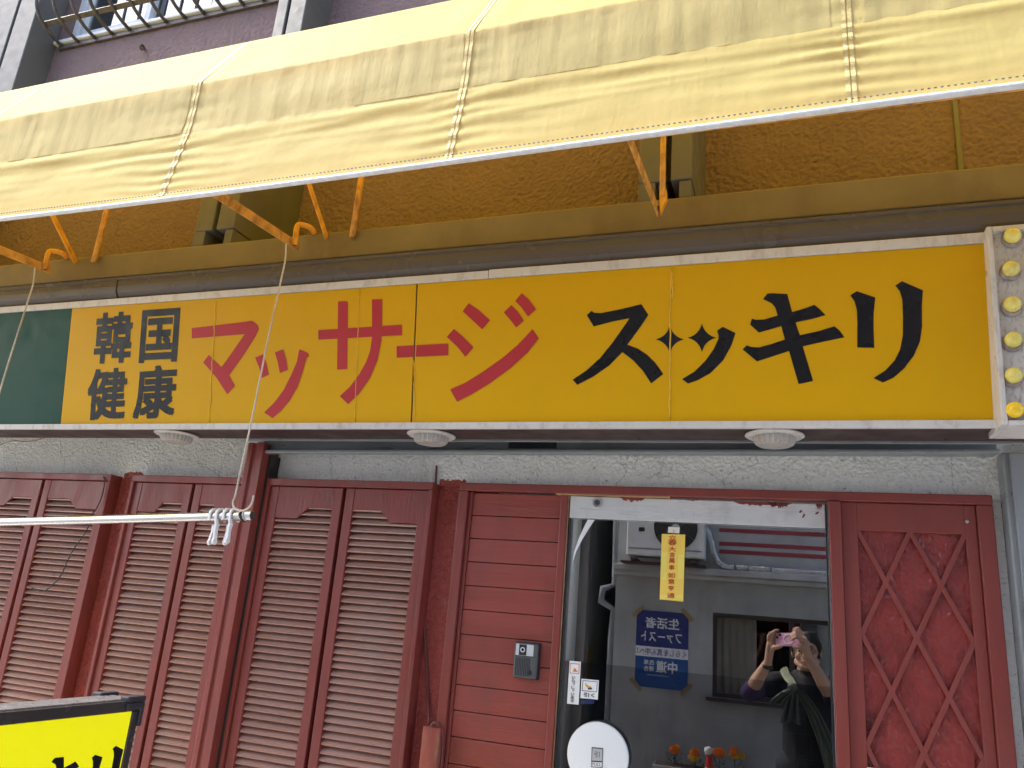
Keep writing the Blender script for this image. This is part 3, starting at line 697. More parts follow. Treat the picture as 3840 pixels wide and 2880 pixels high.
# folding arms, brackets, struts and back posts
ARM = ((-1.545, "a"), (-.348, "b"), (-2.66, "a"), (.86, "b"))
for x, kd in ARM:
    ar = MB().bar((x, -.375, 2.716), (x, -.80, 2.684), .006, .030).build("folding_arm", "rust_orange", AW, .0012)
    MB().lathe([(.008, -.006), (.008, .006)], (x, -.405, 2.714), (1, 0, 0), 14).build("pivot_bolt", "rust", ar)
    if kd == "a":
        br = MB().tube(bez([(x + .035, -.349, 2.776), (x + .03, -.375, 2.786), (x + .012, -.405, 2.782), (x + .008, -.412, 2.765), (x + .008, -.410, 2.735), (x + .006, -.405, 2.708)], 5), .0095, 10)
        br.build("bracket", "orange_paint", AW, smooth=True)
        MB().bar((x + .088, -.352, 2.752), (x + .088, -.74, 3.10), .004, .022).build("strut", "orange_paint", AW, .001)
        MB().tube([(x + .195, -.365, 2.74), (x + .20, -.37, 3.40)], .0105, 10).build("back_post", "orange_paint", AW, smooth=True)
    else:
        MB().tube([(x + .013, -.395, 2.755), (x + .010, -.42, 3.30)], .0085, 10).build("back_post", "orange_paint", AW, smooth=True)
        MB().prism([(x + .008, -.40, 2.70), (x + .024, -.385, 2.755), (x + .022, -.395, 2.785), (x + .004, -.402, 2.785)], (0, .02, 0)).build("bracket", "orange_paint", AW, .003)
MB().tube([(-4.4, -.745, 3.06), (1.9, -.745, 3.06)], .012, 8).build("ridge_pipe", "orange_paint", AW, smooth=True)

# ================================================================== LOUVRED SHUTTERS
def shutters(xa, xb, leaves, label, zt=1.991):
    T_ = thing("louvred_shutters", label, "shutters", ((xa + xb) / 2, -.02, .5), "red louvred shutters")
    fr = MB(); t = .022
    fr.box(xa, xb, -.058, -.001, zt - .024, zt)
    fr.build("head_frame", "red_paint", T_, .002)
    for a, b in ((xa, xa + .014), (xb - .014, xb)): MB().box(a, b, -.058, -.001, .5, zt - .0245).build("side_frame", "red_paint", T_, .002)
    MB().box(xa + .0145, xb - .0145, -.058, -.001, .5, .525).build("bottom_frame", "red_paint", T_, .002)
    for (x0, x1, side) in leaves:
        st = .033; z0, z1 = .53, zt - .0265; a, b = x0 + st, x1 - st; hi, lo = 1.893, 1.856; w_ = b - a
        lf = MB()
        lf.box(x0, a, -.048, -.004, z0, z1)
        leaf = lf.build("leaf", "red_paint", T_, .002)
        MB().box(b, x1, -.048, -.004, z0, z1).build("stile", "red_paint", leaf, .002)
        MB().box(a + .0003, b - .0003, -.047, -.005, z0, z0 + .09).build("bottom_rail", "red_paint", leaf, .002)
        if side < 0: q = [(a, lo), (a + .40 * w_, lo), (a + .57 * w_, hi), (b, hi), (b, z1), (a, z1)]
        else: q = [(b, lo), (b - .40 * w_, lo), (b - .57 * w_, hi), (a, hi), (a, z1), (b, z1)]
        MB().prism([(x, -.0465, z) for x, z in q], (0, .012, 0)).build("cut_out_top_rail", "red_paint", leaf, .0015)
        pit = .0227
        sm = MB().prism([(a - .002, -.0445, 0), (a - .002, -.0125, .0255), (a - .002, -.0085, .0205), (a - .002, -.0405, -.004)], (b - a + .004, 0, 0))
        sm.v = [(x, y + (0 if i % 4 else 0), z) for i, (x, y, z) in enumerate(sm.v)]
        me = sm.mesh("slat", "red_slat")
        k = 0; z = z0 + .092
        while z < hi + .004:
            o = link("slat", me, leaf); o.location = (0, random.uniform(-.0008, .0008), z); o.rotation_euler = (0, random.uniform(-.0012, .0012), 0)
            z += pit; k += 1
    return T_
shutters(-3.165, -2.474, ((-3.15, -2.838, -1), (-2.822, -2.490, 1)), "red louvred shutter pair at the left edge beside the dangling black wire")
shutters(-2.371, -1.8475, ((-2.356, -2.088, -1), (-2.074, -1.863, 1)), "red louvred shutter pair between the left wall column and the red post")
shutters(-1.756, -1.108, ((-1.740, -1.449, -1), (-1.435, -1.124, 1)), "red louvred shutter pair between the red post and the boarded panel")

# ================================================================== ENTRANCE SURROUND
EN = thing("entrance_surround", "dark red timber entrance frame with boarded side panel", "door frame", (-.28, -.01, 0))
YF = -.036
hx0, hx1 = P(1725, 1809, YF).x, P(3721, 1857, YF).x
hz1 = sz(2.002, YF); hz0 = P(2140, 1850, YF).z
MB().box(hx0, hx1, YF, -.001, hz0, hz1).build("head_jamb", "red_paint", EN, .003)
MB().box(-.70, -.35, YF + .003, -.0015, hz0 - .0045, hz0 - .0003).build("bare_edge", "bare_wood", EN, .001)
jx = sx(-1.008, YF)
MB().box(hx0, jx, YF, -.001, 0, hz0 - .0005).build("jamb", "red_paint", EN, .003)
MB().box(jx + .0003, jx + .012, YF + .012, -.001, 0, hz0 - .0005).build("moulding", "red_paint", EN, .003)
px0, px1 = jx + .0125, sx(-.690, -.02)
sx0, sx1 = px1 + .0003, -.661
MB().box(sx0, sx1, -.03, .10, 0, hz0 - .0005).build("jamb", "red_paint", EN, .003)
MB().box(sx1 + .0002, sx1 + .003, -.024, .10, 0, hz0 - .0006).build("worn_edge", "bare_wood", EN, .001)
pz = sz(1.895, -.018); pp = .0734 * .992
for k in range(-1, 27):
    z1 = pz - pp * k; z0 = z1 - pp + .0022
    z1 = min(z1, hz0 - .001); z0 = max(z0, .002)
    if z1 - z0 < .01: continue
    MB().box(px0, px1 - .0002, -.018 + random.uniform(-.0008, .0008), -.0022, z0, z1).build("plank", "red_plank", EN, .0018)
MB().box(px0, px1 - .0002, -.0021, -.0008, 0, hz0 - .002).build("plank_backing", "gap_dark", EN)
# right jambs and lattice panel
j0, j1 = .0835, P(2540 + 1060 * .5907, 1900 + 600 * .5907, -.04).x
MB().box(j0, j1, -.042, .10, 0, hz0 - .0005).build("jamb", "red_paint", EN, .003)
fx0 = P(2540 + 1908 * .5907, 1900 + 100 * .5907, YF).x
MB().box(fx0, hx1, YF, -.001, 0, hz0 - .0005).build("jamb", "red_paint", EN, .003)
LT = thing("lattice_door_panel", "narrow red side panel of bumpy glass under a diamond lattice", "door panel", (.285, -.01, 0))
YP_ = -.024
lx0, lx1 = P(3215, 1989, YP_).x, P(3621, 2003, YP_).x; lzt = sz(1.896, YP_)
for b in ((j1 + .0005, lx0, 0, hz0 - .001), (lx1, fx0 - .0008, 0, hz0 - .001)): MB().box(b[0], b[1], YP_, -.0015, b[2], b[3]).build("stile", "red_paint", LT, .002)
MB().box(lx0 + .0003, lx1 - .0003, YP_ + .0005, -.0015, lzt, hz0 - .001).build("top_rail", "red_paint", LT, .002)
MB().box(lx0 + .0003, lx1 - .0003, YP_ + .0005, -.0015, 0, .62).build("bottom_rail", "red_paint", LT, .002)
mm, nt, b_, out = nodes("hammered_red")
v = pos(nt, (1, 1, .7)); h = noi(nt, v, 80, 1, .4, .2); h2 = noi(nt, v, 18, 2, .4, .6)
hh = math_(nt, 'ADD', h, math_(nt, 'MULTIPLY', h2, .8))
nt.links.new(ramp(nt, noi(nt, pos(nt), 9, 5), ((.3, (.20, .028, .025)), (.5, (.26, .036, .031)), (.72, (.15, .020, .018)))), b_.inputs["Base Color"])
b_.inputs["Roughness"].default_value = .2; b_.inputs["Specular IOR Level"].default_value = .6; bump(nt, b_, hh, .006); MATS["hammered_red"] = mm
MB().box(lx0, lx1, -.0095, -.0015, .62, lzt).build("painted_glass", "hammered_red", LT)
wq = (lx1 - lx0) / 2; hq = sz(1.893, -.02) - sz(1.6205, -.02)
def strip(ax, az, bx, bz, y):
    d = Vector((bx - ax, 0, bz - az)).normalized(); MB().bar((ax, y, az), (bx, y, bz), .009, .0122, d.cross(Vector((0, 1, 0)))).build("lattice_strip", "red_paint", LT, .0012)
top = lzt + .002
# down-right and down-left families, clipped to the opening
slope = hq / wq * 1.0
for sgn in (1, -1):
    for k in range(-8, 3):
        pts = []
        x_start = lx0 if sgn > 0 else lx1
        z_s = top + slope * wq * k
        a = (x_start, z_s); b = (lx1 if sgn > 0 else lx0, z_s - slope * (lx1 - lx0))
        def clip(p, q):
            if p[1] > top:
                t = (p[1] - top) / (p[1] - q[1]); p = (p[0] + (q[0] - p[0]) * t, top)
            if q[1] < .62:
                t = (p[1] - .62) / (p[1] - q[1]); q = (p[0] + (q[0] - p[0]) * t, .62)
            return p, q
        if b[1] > top - .01 or a[1] < .63: continue
        a, b = clip(a, b)
        strip(a[0], a[1], b[0], b[1], -.0165 if sgn > 0 else -.0172)
MB().lathe([(.0045, 0), (.0045, -.0015), (.003, -.0022)], (P(3627, 1956, YP_).x, YP_ - .0002, P(3627, 1956, YP_).z), (0, 1, 0), 14).build("screw", "chrome", LT, smooth=True)
MB().box(lx0 - .002, lx0 + .055, YP_ - .004, YP_ - .0005, P(3220, 2872, YP_).z - .02, P(3220, 2872, YP_).z).build("mail_slot_plate", "sticker_white", LT, .001)

# ================================================================== GLASS DOOR (open a crack)
DR = thing("glass_door", "aluminium framed glass door mirroring the street with round white pull", "door", (-.28, 0, 0))
XAX = Vector((math.cos(GANG), -math.sin(GANG), 0))
def D(x, z, off=0.0):
    """point on the door leaf: x is world X of the leaf, off towards the street"""
    s = (x - HINGE.x) / XAX.x; p = HINGE + XAX * s; return Vector((p.x - GN.x * off, p.y - GN.y * off, z))
def dbox(name, m_, x0, x1, z0, z1, o0, o1, bev=.0015, parent=None):
    return MB().prism([D(x0, z0, o1), D(x1, z0, o1), D(x1, z1, o1), D(x0, z1, o1)], GN * (o1 - o0)).build(name, m_, parent or DR, bev)
dx0, dx1 = -.654, .0795
rz0 = G(2143, 1937).z; rz1 = hz0 - .006
rl = dbox("top_rail", "alu_silver", dx0, dx1 - .004, rz0 - .004, rz1, -.03, .006)
dbox("bottom_rail", "alu_silver", dx0, dx1 - .004, .03, .14, -.03, .006)
dbox("edge_stile", "stand_cap", dx0, dx0 + .004, .141, rz0 - .0045, -.03, .003, .0005)
dbox("edge_stile", "stand_cap", dx1 - .004, dx1, .03, rz1, -.03, .0045, .0005)
gx0, gx1, gz0, gz1, gzf = dx0 + .0042, dx1 - .0042, .141, rz0 - .0045, 1.484
MB().add([D(gx0, gz0), D(gx1, gz0), D(gx1, gz1), D(gx0, gz1), D(gx0, gzf, -.006), D(gx1, gzf, -.006), D(gx1, gz1, -.006), D(gx0, gz1, -.006)], [(0, 1, 2, 3), (7, 6, 5, 4)]).build("pane", "door_glass", DR)
lk = G(1270 + 1643 * .5907, 950 + 1583 * .5907, .006)
MB().lathe([(.0165, .0), (.0165, -.004), (.0135, -.006), (.0125, -.0045)], lk, GN, 28).build("lock_rim", "plate_grey", rl, smooth=True)
MB().lathe([(.0085, -.004), (.0085, -.0065)], lk, GN, 20).build("lock_core", "intercom_grey", rl)
MB().box(lk.x - .0012, lk.x + .0012, lk.y - .0074, lk.y - .006, lk.z - .004, lk.z + .004).build("keyhole", "ink_black", rl)
# smears of red paint along the rail's upper edge
for a, b, dp in ((505, 700, 38), (1010, 1120, 12), (1390, 1850, 40), (1650, 1830, 46), (2030, 2080, 60)):
    n = 22; tp = []; bt = []
    for i in range(n + 1):
        x = a + (b - a) * i / n; f = math.sin(math.pi * i / n) ** .5
        y0 = 75 + (x - 140) * .0355
        bt.append(G(*c4(x, y0 + 4 + dp * f * random.uniform(.35, 1.0)), .0068)); tp.append(G(*c4(x, y0 + 1), .0068))
    mb = MB(); mb.add(tp + bt, [(i, i + 1, n + 2 + i, n + 1 + i) for i in range(n)]); mb.build("paint_smear", "red_paint", rl)
for x, y in ((1912, 205), (2040, 215), (1936, 236)):
    pts = [G(*c4(x + 12 * math.cos(t) * random.uniform(.5, 1.1) - 8 * math.sin(t), y + 16 * math.sin(t) * random.uniform(.6, 1.2)), .0068) for t in [k * .7 for k in range(9)]]
    flat(pts, "red_paint", rl, "paint_smear")
# dark printed film on the inside of the lower pane
fz = 1.484
fl = dbox("inner_film", "film_dark", dx0 + .005, dx1 - .005, .142, fz, -.0085, -.0065, 0)
def line(pts, w_, m_="film_print", y=-.00615):
    mb = MB(); P_ = [D(x, z, y) for x, z in pts]
    for a, b in zip(P_, P_[1:]): mb.bar(a, b, .0003, w_, (b - a).cross(GN))
    return mb.build("printed_arch", m_, fl)
for k, (ax_, az_, ws_, hs_) in enumerate(((-.56, 1.17, .035, .07), (-.50, 1.20, .03, .05), (-.40, 1.20, .018, .09), (-.365, 1.19, .022, .10), (-.315, 1.19, .030, .09), (-.27, 1.20, .018, .10), (-.235, 1.20, .020, .09), (-.17, 1.18, .024, .08), (-.12, 1.2, .02, .07), (-.06, 1.19, .028, .08), (.0, 1.2, .02, .09), (-.44, 1.02, .03, .07), (-.36, 1.02, .03, .06), (-.25, 1.02, .035, .06), (-.12, 1.03, .03, .07), (0.01, 1.03, .03, .06))):
    z0 = az_ + .02; q = [(ax_ - ws_ / 2, z0)] + [(ax_ - ws_ / 2 * math.cos(math.pi * t / 8), z0 + hs_ * .62 + hs_ * .38 * math.sin(math.pi * t / 8)) for t in range(9)] + [(ax_ + ws_ / 2, z0), (ax_ - ws_ / 2, z0)]
    line(q, .0016)
for z in (1.30, 1.36, 1.42, 1.16): line([(dx0 + .02, z), (dx1 - .02, z + .001)], .0012)
for k in range(9): line([(-.6 + .078 * k, 1.30 + .06 * (k % 2)), (-.6 + .078 * k, 1.36 + .06 * (k % 2))], .0011)
dbox("red_card", "stripe_red", -.60, -.565, 1.235, 1.275, -.0063, -.006, 0, fl)
# round pull
dc = G(*c5(340, 985), .022)
pl = MB().lathe([(.02, .022), (.02, .004), (.080, .004), (.0855, .0), (.0865, -.006), (.0845, -.0115), (.080, -.013)], dc, GN, 64).build("round_pull", "disc_white", DR, smooth=True)
ms = pl.modifiers.new("e", 'EDGE_SPLIT'); ms.split_angle = rad(35)
nf = .0355
def onpl(u, v, o=.0): return G(u, v, nf + o)
pq = [c5(290, 922), c5(379, 930), c5(374, 1085), c5(285, 1078)]
flat([onpl(*q, .0006) for q in pq], "ink_black", pl, "pull_plate", -GN * .0 + GN * .0004)
flat([onpl(*q, .0011) for q in (c5(296, 930), c5(373, 937), c5(371, 1032), c5(291, 1027))], "plate_grey", pl, "plate_face")
flat([onpl(*q, .0011) for q in (c5(291, 1037), c5(370, 1042), c5(368, 1079), c5(289, 1073))], "sticker_white", pl, "plate_face")
write("引", "ink_black", pl, quad_fn(c5(312, 955), c5(352, 958), c5(350, 1004), c5(310, 1001), lambda u, v: onpl(u, v, .0015)), "letter")
write("PULL", "ink_black", pl, quad_fn(c5(294, 1042), c5(365, 1048), c5(363, 1072), c5(292, 1067), lambda u, v: onpl(u, v, .0015)), "letter")
# stickers on the glass
gq = lambda o: (lambda u, v: G(u, v, o))
sw = flat([G(*q, .0012) for q in (c5(117, 246), c5(205, 254), c5(187, 590), c5(96, 581))], "sticker_white", DR, "welcome_sticker", GN * .0008)
flat([G(*q, .0016) for q in (c5(120, 262), c5(195, 269), c5(190, 352), c5(116, 344))], "ink_orange", sw, "sticker_frame")
flat([G(*q, .0020) for q in (c5(126, 270), c5(189, 276), c5(185, 345), c5(122, 338))], "sticker_white", sw, "sticker_inset")
flat([G(*q, .0024) for q in (c5(158, 300), c5(180, 335), c5(140, 330))], "ink_orange", sw, "bow_mark")
for k, ch in enumerate("いらっしゃいませ"):
    y = 366 + 25.8 * k; s_ = 9 if ch in "っゃ" else 13; cx = 149 - 1.6 * k + (3 if ch in "っゃ" else 0)
    write(ch, "ink_black", sw, quad_fn(c5(cx - s_, y), c5(cx + s_, y + 2), c5(cx + s_ - 1, y + 2 + 1.7 * s_), c5(cx - s_ - 1, y + 1.7 * s_), gq(.0024)), "letter", .012)
sp = flat([G(*q, .0012) for q in (c5(210, 386), c5(346, 399), c5(337, 550), c5(201, 538))], "sticker_white", DR, "pull_sticker", GN * .0008)
flat([G(*q, .0016) for q in (c5(219, 398), c5(336, 409), c5(330, 492), c5(213, 482))], "intercom_grey", sp, "sticker_frame")
flat([G(*q, .0020) for q in (c5(224, 403), c5(331, 413), c5(326, 487), c5(218, 477))], "sticker_white", sp, "sticker_inset")
flat([G(*q, .0024) for q in (c5(238, 418), c5(262, 440), c5(285, 448), c5(276, 462), c5(254, 456), c5(240, 440))], "ink_yellow", sp, "figure_mark")
flat([G(*q, .0024) for q in (c5(258, 458), c5(290, 455), c5(294, 470), c5(262, 473))], "rust", sp, "figure_mark")
write("引く", "ink_black", sp, quad_fn(c5(229, 494), c5(313, 501), c5(311, 534), c5(227, 527), gq(.0020)), "letter", .015)
br_ = MB()
for k in range(7):
    x = 208 + 15 * k; br_.prism([G(*q, -.002) for q in (c5(x, 553), c5(x + 9, 554), c5(x + 8, 583), c5(x - 1, 582))], GN * .001)
br_.build("spine_strip", "ink_blue", DR)  # blue bars standing in for coloured book spines behind the glass
# torn film at the pane's upper corner, its bright highlight painted white
flat([G(*q, .0014) for q in (c4(258, 266), c4(312, 268), c4(270, 330), c4(215, 420), c4(170, 510), c4(140, 600), c4(150, 520), c4(185, 420), c4(225, 330))], "sticker_white", DR, "peeling_film_glint")
# paper charm hanging on the glass
CH = thing("paper_charm", "yellow paper strip with red brush characters taped to the glass door", "paper charm", G(*c4(925, 640)))
flat([G(*q, .0034) for q in (c4(833, 377), c4(1015, 383), c4(1000, 904), c4(816, 887))], "paper_yellow", CH, "paper", GN * .0005)
for q in ((832, 520, 42, 210), (962, 540, 46, 190), (818, 850, 182, 40)):
    x, y, w_, h_ = q; flat([G(*c4(*r), .0039) for r in ((x, y), (x + w_, y + 2), (x + w_ - h_ * .03, y + h_), (x - h_ * .03, y + h_ - 2))], "tape_yellow", CH, "tape")
for i, ch in enumerate("立春大吉萬事如意亨通"):
    y = (388, 427, 475, 520, 565, 618, 680, 728, 780, 838)[i]; cx = 917 - .028 * (y - 388); s_ = (31, 34, 30, 22, 23, 22, 27, 25, 24, 28)[i]
    write(ch, "ink_red", CH, quad_fn(c4(cx - s_, y), c4(cx + s_, y + 2), c4(cx + s_ - 2, y + 40), c4(cx - s_ - 2, y + 38), gq(.0044)), "letter", .008)
flat([G(*q, .0030) for q in (c4(884, 322), c4(972, 328), c4(968, 374), c4(880, 368))], "tape_clear", CH, "clear_tape", GN * .0004)
MB().tube([G(*c4(924, 345), .004), G(*c4(926, 365), .005), G(*c4(922, 384), .0045)], .0012, 6).build("string", "ink_orange", CH)

# ================================================================== INTERCOM
iy = -.0405
q = lambda x, y, yy=iy: P(1270 + x * .5907, 1900 + y * .5907, yy)
IC = thing("door_intercom", "grey camera intercom with round button fixed to the red boards", "intercom", q(1175, 980))
ix0, ix1, iz1, iz0 = q(1108, 980).x, q(1258, 980).x, q(1180, 866).z, q(1175, 1090).z
MB().box(ix0, ix1, iy, -.0195, iz0, iz1).build("body", "intercom_grey", IC, .006, seg=3)
MB().box(ix0 - .002, ix1 + .004, -.022, -.0188, iz0 - .002, iz1 + .003).build("back_plate", "intercom_dark", IC, .001)
wz0, wz1 = q(1170, 945).z, q(1180, 873).z
MB().box(ix0 + .006, ix1 - .012, iy - .0012, iy, wz0, wz1).build("lens_window", "intercom_light", IC, .0008)
cx_ = q(1170, 908).x; cz_ = q(1170, 908).z
MB().box(cx_ - .0115, cx_ + .0115, iy - .0018, iy - .0011, wz0 + .001, wz1 - .001).build("camera_mask", "intercom_dark", IC)
MB().lathe([(.0075, -.0), (.0075, -.002), (.0055, -.002)], (cx_, iy - .0017, cz_), (0, 1, 0), 20).build("lens_ring", "intercom_light", IC)
MB().lathe([(.0045, -.0), (.004, -.0012)], (cx_, iy - .0034, cz_), (0, 1, 0), 16).build("lens", "lens_black", IC)
MB().box(ix0 + .003, ix1 - .003, iy - .0004, iy, wz0 - .0022, wz0 - .0012).build("groove", "intercom_dark", IC)
gz0, gz1 = iz0 + .006, wz0 - .006
for k in range(9): MB().box(ix0 + .008 + .0052 * k, ix0 + .0104 + .0052 * k, iy - .0006, iy, gz0, gz1).build("speaker_slot", "ink_black", IC)
MB().lathe([(.0078, 0), (.0078, -.0018), (.006, -.003), (.002, -.0034)], q(1208, 1055), (0, 1, 0), 22).build("button", "intercom_dark", IC, smooth=True)
MB().box(q(1207, 1020).x - .0006, q(1207, 1020).x + .0006, iy - .0006, iy, q(1207, 1032).z, q(1207, 1016).z).build("button_mark", "ink_black", IC)

# ================================================================== SMALL FIXTURES
bl0, bl1 = P(912 * K, 1600 * K, -.06).x, P(951 * K, 1600 * K, -.06).x; btz = P(930 * K, 1569 * K, -.06).z
WB_ = thing("cable_batten", "weathered red timber batten with a cable looped over its top", "batten", ((bl0 + bl1) / 2, -.03, .4))
MB().box(bl0, bl1, -.066, -.0365, .3, btz).build("batten", "worn_wood", WB_, .003)
MB().tube(bez([P(930 * K, 1569 * K, -.07), P(936 * K, 1561 * K, -.072), P(946 * K, 1562 * K, -.07), P(955 * K, 1572 * K, -.05), P(956 * K, 1610 * K, -.045), P(954 * K, 1640 * K, -.045), P(949 * K, 1672 * K, -.045)], 6), .0035, 8).build("cable_loop", "cable_red", WB_, smooth=True)
def cable(name, pts, r, m_, label, cat="cable"):
    return tag(MB().tube(bez(pts, 6), r, 8).build(name, m_, smooth=True), label, cat)
e5 = lambda x, y, Y: P(1270 + x * .5907, 1900 + y * .5907, Y)
e1 = lambda x, y, Y: P(x * .5907, 1900 + y * .5907, Y)
e4 = lambda x, y, Y: P(x * .5907, 950 + y * .5907, Y)
cable("painted_cable", [e5(622, -260, -.008), e5(612, -90, -.008), e5(605, 100, -.009), e5(585, 330, -.010), e5(545, 560, -.012), e5(540, 720, -.012), e5(552, 900, -.010), e5(560, 1080, -.010), e5(568, 1250, -.012), e5(572, 1385, -.03)], .0038, "cable_red", "thin red painted cable running down the rough column beside the boards")
cable("black_wire", [e4(655, 1420, -.061), e4(665, 1450, -.064), e4(640, 1560, -.066), e4(600, 1640, -.066), e1(590, 40, -.066), e1(545, 160, -.068), e1(480, 250, -.072), e1(430, 340, -.07), e1(390, 430, -.068), e1(330, 500, -.07), e1(270, 538, -.075), e1(225, 525, -.075), e1(195, 508, -.07)], .0022, "cable_black", "thin black wire dangling in front of the leftmost shutters", "wire")
cable("wall_cable", [e4(-20, 1232, -.004), e4(30, 1210, -.004), e4(90, 1193, -.004), e4(160, 1200, -.004), e4(220, 1192, -.004), e4(265, 1180, -.004), e4(330, 1168, -.004)], .0035, "wire_cream", "grey cable on the white wall under the green end of the sign")

# ================================================================== POLE, HOOKS, PEGS
PA, PB = P(545 * K, 1114 * K, -.43), P(0, 1128 * K, -.43)
pd = (PB - PA).normalized()
PO = thing("laundry_pole", "stainless steel laundry pole hung level in front of the shutters", "pole", PA)
MB().tube([PA, PA + pd * 2.2], .0140, 20, False).build("tube", "chrome", PO, smooth=True)
MB().lathe([(.0142, -.002), (.0152, -.002), (.0152, .035), (.0142, .035), ], PA, pd, 24).build("end_sleeve", "chrome", PO)
MB().lathe([(.0118, .0), (.0118, .02)], PA - pd * .0026, pd, 20).build("hollow_end", "gap_dark", PO)
def hook(name, top, btm, label, curl):
    H = thing(name, label, "hook", top, "hooks hanging from the awning arms")
    n = 14; rod = [top.lerp(btm, k / n) + Vector((.0012 * math.sin(k * .8), 0, 0)) for k in range(n + 1)]
    MB().tube(bez([top + Vector((.0, .012, .0)), top + Vector((0, 0, .014)), top + Vector((0, -.012, .0))] + rod[1:] + curl, 4), .0029, 8).build("rod", "wire_cream", H, smooth=True)
    return H
hk_t = Vector((-1.545, -.43, 2.706)); hk_b = p2(509, 1070, -.455)
H1 = hook("hanging_hook", hk_t, hk_b, "long pale wire hook in front of the sign carrying the pole", [p2(503, 1086, -.455), p2(508, 1099, -.455), p2(524, 1103, -.455), p2(538, 1096, -.455), p2(545, 1084, -.455), p2(548, 1070, -.455)])
for k, s_ in enumerate((.018, .026, .030)):
    c = PA + pd * s_
    n1 = pd.orthogonal().normalized(); n2 = pd.cross(n1)
    MB().tube([c + (n1 * math.cos(t * .4) + n2 * math.sin(t * .4)) * .0165 + pd * (.004 * math.sin(t * .4)) for t in range(17)], .0016, 6).build("binding_wire", "cable_black" if k else "chrome", H1, smooth=True)
MB().tube(bez([p2(524, 1103, -.455), p2(517, 1106, -.447), p2(515, 1113, -.445)], 4), .002, 6).build("link_wire", "chrome", H1, smooth=True)
b2 = P(-30 * K, 760 * K, -.44)
hook("hanging_hook", Vector((-2.66, -.43, 2.706)) * 1.0, Vector((-2.70, -.43, 1.76)), "pale wire hook cut off by the left edge below the awning", [Vector((-2.69, -.44, 1.735)), Vector((-2.67, -.44, 1.73)), Vector((-2.65, -.44, 1.75))])
# pegs
def peg_mesh():
    mb = MB(); th = .0055
    outer = [(-.017, .004), (-.016, .012), (-.010, .018), (.0, .020), (.010, .018), (.016, .012), (.017, .004), (.0155, -.012), (.012, -.02), (.013, -.030), (.011, -.052), (.0135, -.058), (.012, -.066), (.005, -.068), (.0, -.062), (.002, -.052), (.004, -.034), (.002, -.020), (.009, -.012), (.0128, -.002), (.012, .006), (.008, .012), (0, .0145), (-.008, .012), (-.012, .006), (-.0128, -.002), (-.010, -.010), (-.0155, -.012)]
    mb.prism([(x, y, 0) for x, y in outer], (0, 0, th)); return mb
for k, (s_, rot, ln) in enumerate(((.058, .12, 1), (.082, -.10, .85), (.108, .05, 1), (.132, -.18, .9))):
    lab = ("white plastic peg on the pole, farthest from the hook", "white plastic peg on the pole, second farthest from the hook", "white plastic peg on the pole, second nearest the hook", "white plastic peg on the pole, nearest the hook")[3 - k]
    # the first listed sits nearest the pole's end
    c = PA + pd * s_
    mb = peg_mesh(); o = mb.build("clothes_peg", "plastic_white", None, .0012)
    tag(o, lab, "peg", "pegs on the laundry pole")
    side = 1 if k % 2 == 0 else -1
    zax = pd; xax = Vector((0, 0, 1)).cross(zax).normalized(); yax = zax.cross(xax)
    M_ = Matrix(((xax.x * side, yax.x, zax.x, c.x), (xax.y * side, yax.y, zax.y, c.y), (xax.z * side, yax.z, zax.z, c.z), (0, 0, 0, 1)))
    o.matrix_world = M_ @ Matrix.Rotation(rot, 4, 'Z') @ Matrix.Rotation(.2 * (1 if k % 2 else -1), 4, 'Y') @ Matrix.Diagonal((1.2, 1.25, 1.7, 1))

# ================================================================== STAND SIGN
SX = -1.40
ST = thing("stand_sign", "black framed bright yellow pavement sign at the lower left corner", "sign", (SX, -1.05, 0))
ye = px2(306, 1512, SX).y; zt_ = px2(300, 1512, SX).z; y_out = ye - .48; xd = .095
fwid = .019
def sbox(name, m_, y0, y1, z0, z1, x0, x1, bev=.002): return MB().box(x0, x1, y0, y1, z0, z1).build(name, m_, ST, bev)
for xa_, xb_, face in ((SX - .012, SX, 1), (SX - xd, SX - xd + .012, -1)):
    sbox("frame_rail", "stand_frame", y_out, ye, zt_ - .023, zt_, xa_, xb_)
    sbox("frame_rail", "stand_frame", y_out, ye, .30, .34, xa_, xb_)
    sbox("frame_stile", "stand_frame", ye - fwid, ye, .3405, zt_ - .0235, xa_, xb_); sbox("frame_stile", "stand_frame", y_out, y_out + fwid, .3405, zt_ - .0235, xa_, xb_)
    sbox("yellow_panel", "stand_yellow", y_out + fwid + .0003, ye - fwid - .0003, .3405, zt_ - .0235, xa_ + .003, xb_ - .003, 0)
sbox("top_cover", "stand_top", y_out + .01, ye - .01, zt_ - .03, zt_ + .003, SX - xd + .0125, SX - .0125, .002)
sbox("case_side", "stand_frame", ye - .012, ye - .002, .31, zt_ - .031, SX - xd + .0125, SX - .0125, .001)
sbox("base", "stand_frame", y_out - .02, ye + .02, .06, .29, SX - xd - .06, SX + .06, .01)
for x_ in (SX - .02, SX - xd - .006):
    o = MB().prism([(x_, ye - .045, zt_ - .004), (x_, ye + .008, zt_ - .004), (x_, ye + .008, zt_ - .055), (x_, ye - .004, zt_ - .055), (x_, ye - .004, zt_ - .020), (x_, ye - .045, zt_ - .016)], (.026, 0, 0)).build("corner_cap", "stand_cap", ST, .003)
    MB().box(x_, x_ + .026, ye - .045, ye + .008, zt_ - .0036, zt_ + .009).build("cap_top", "stand_cap", o, .003)
for s_ in (y_out + .05, ye - .05):
    MB().lathe([(.03, 0), (.03, .03)], (SX + .03, s_, .003), (0, 0, 1), 16).build("caster", "stand_cap", ST); MB().lathe([(.03, 0), (.03, .03)], (SX - xd - .03, s_, .003), (0, 0, 1), 16).build("caster", "stand_cap", ST)
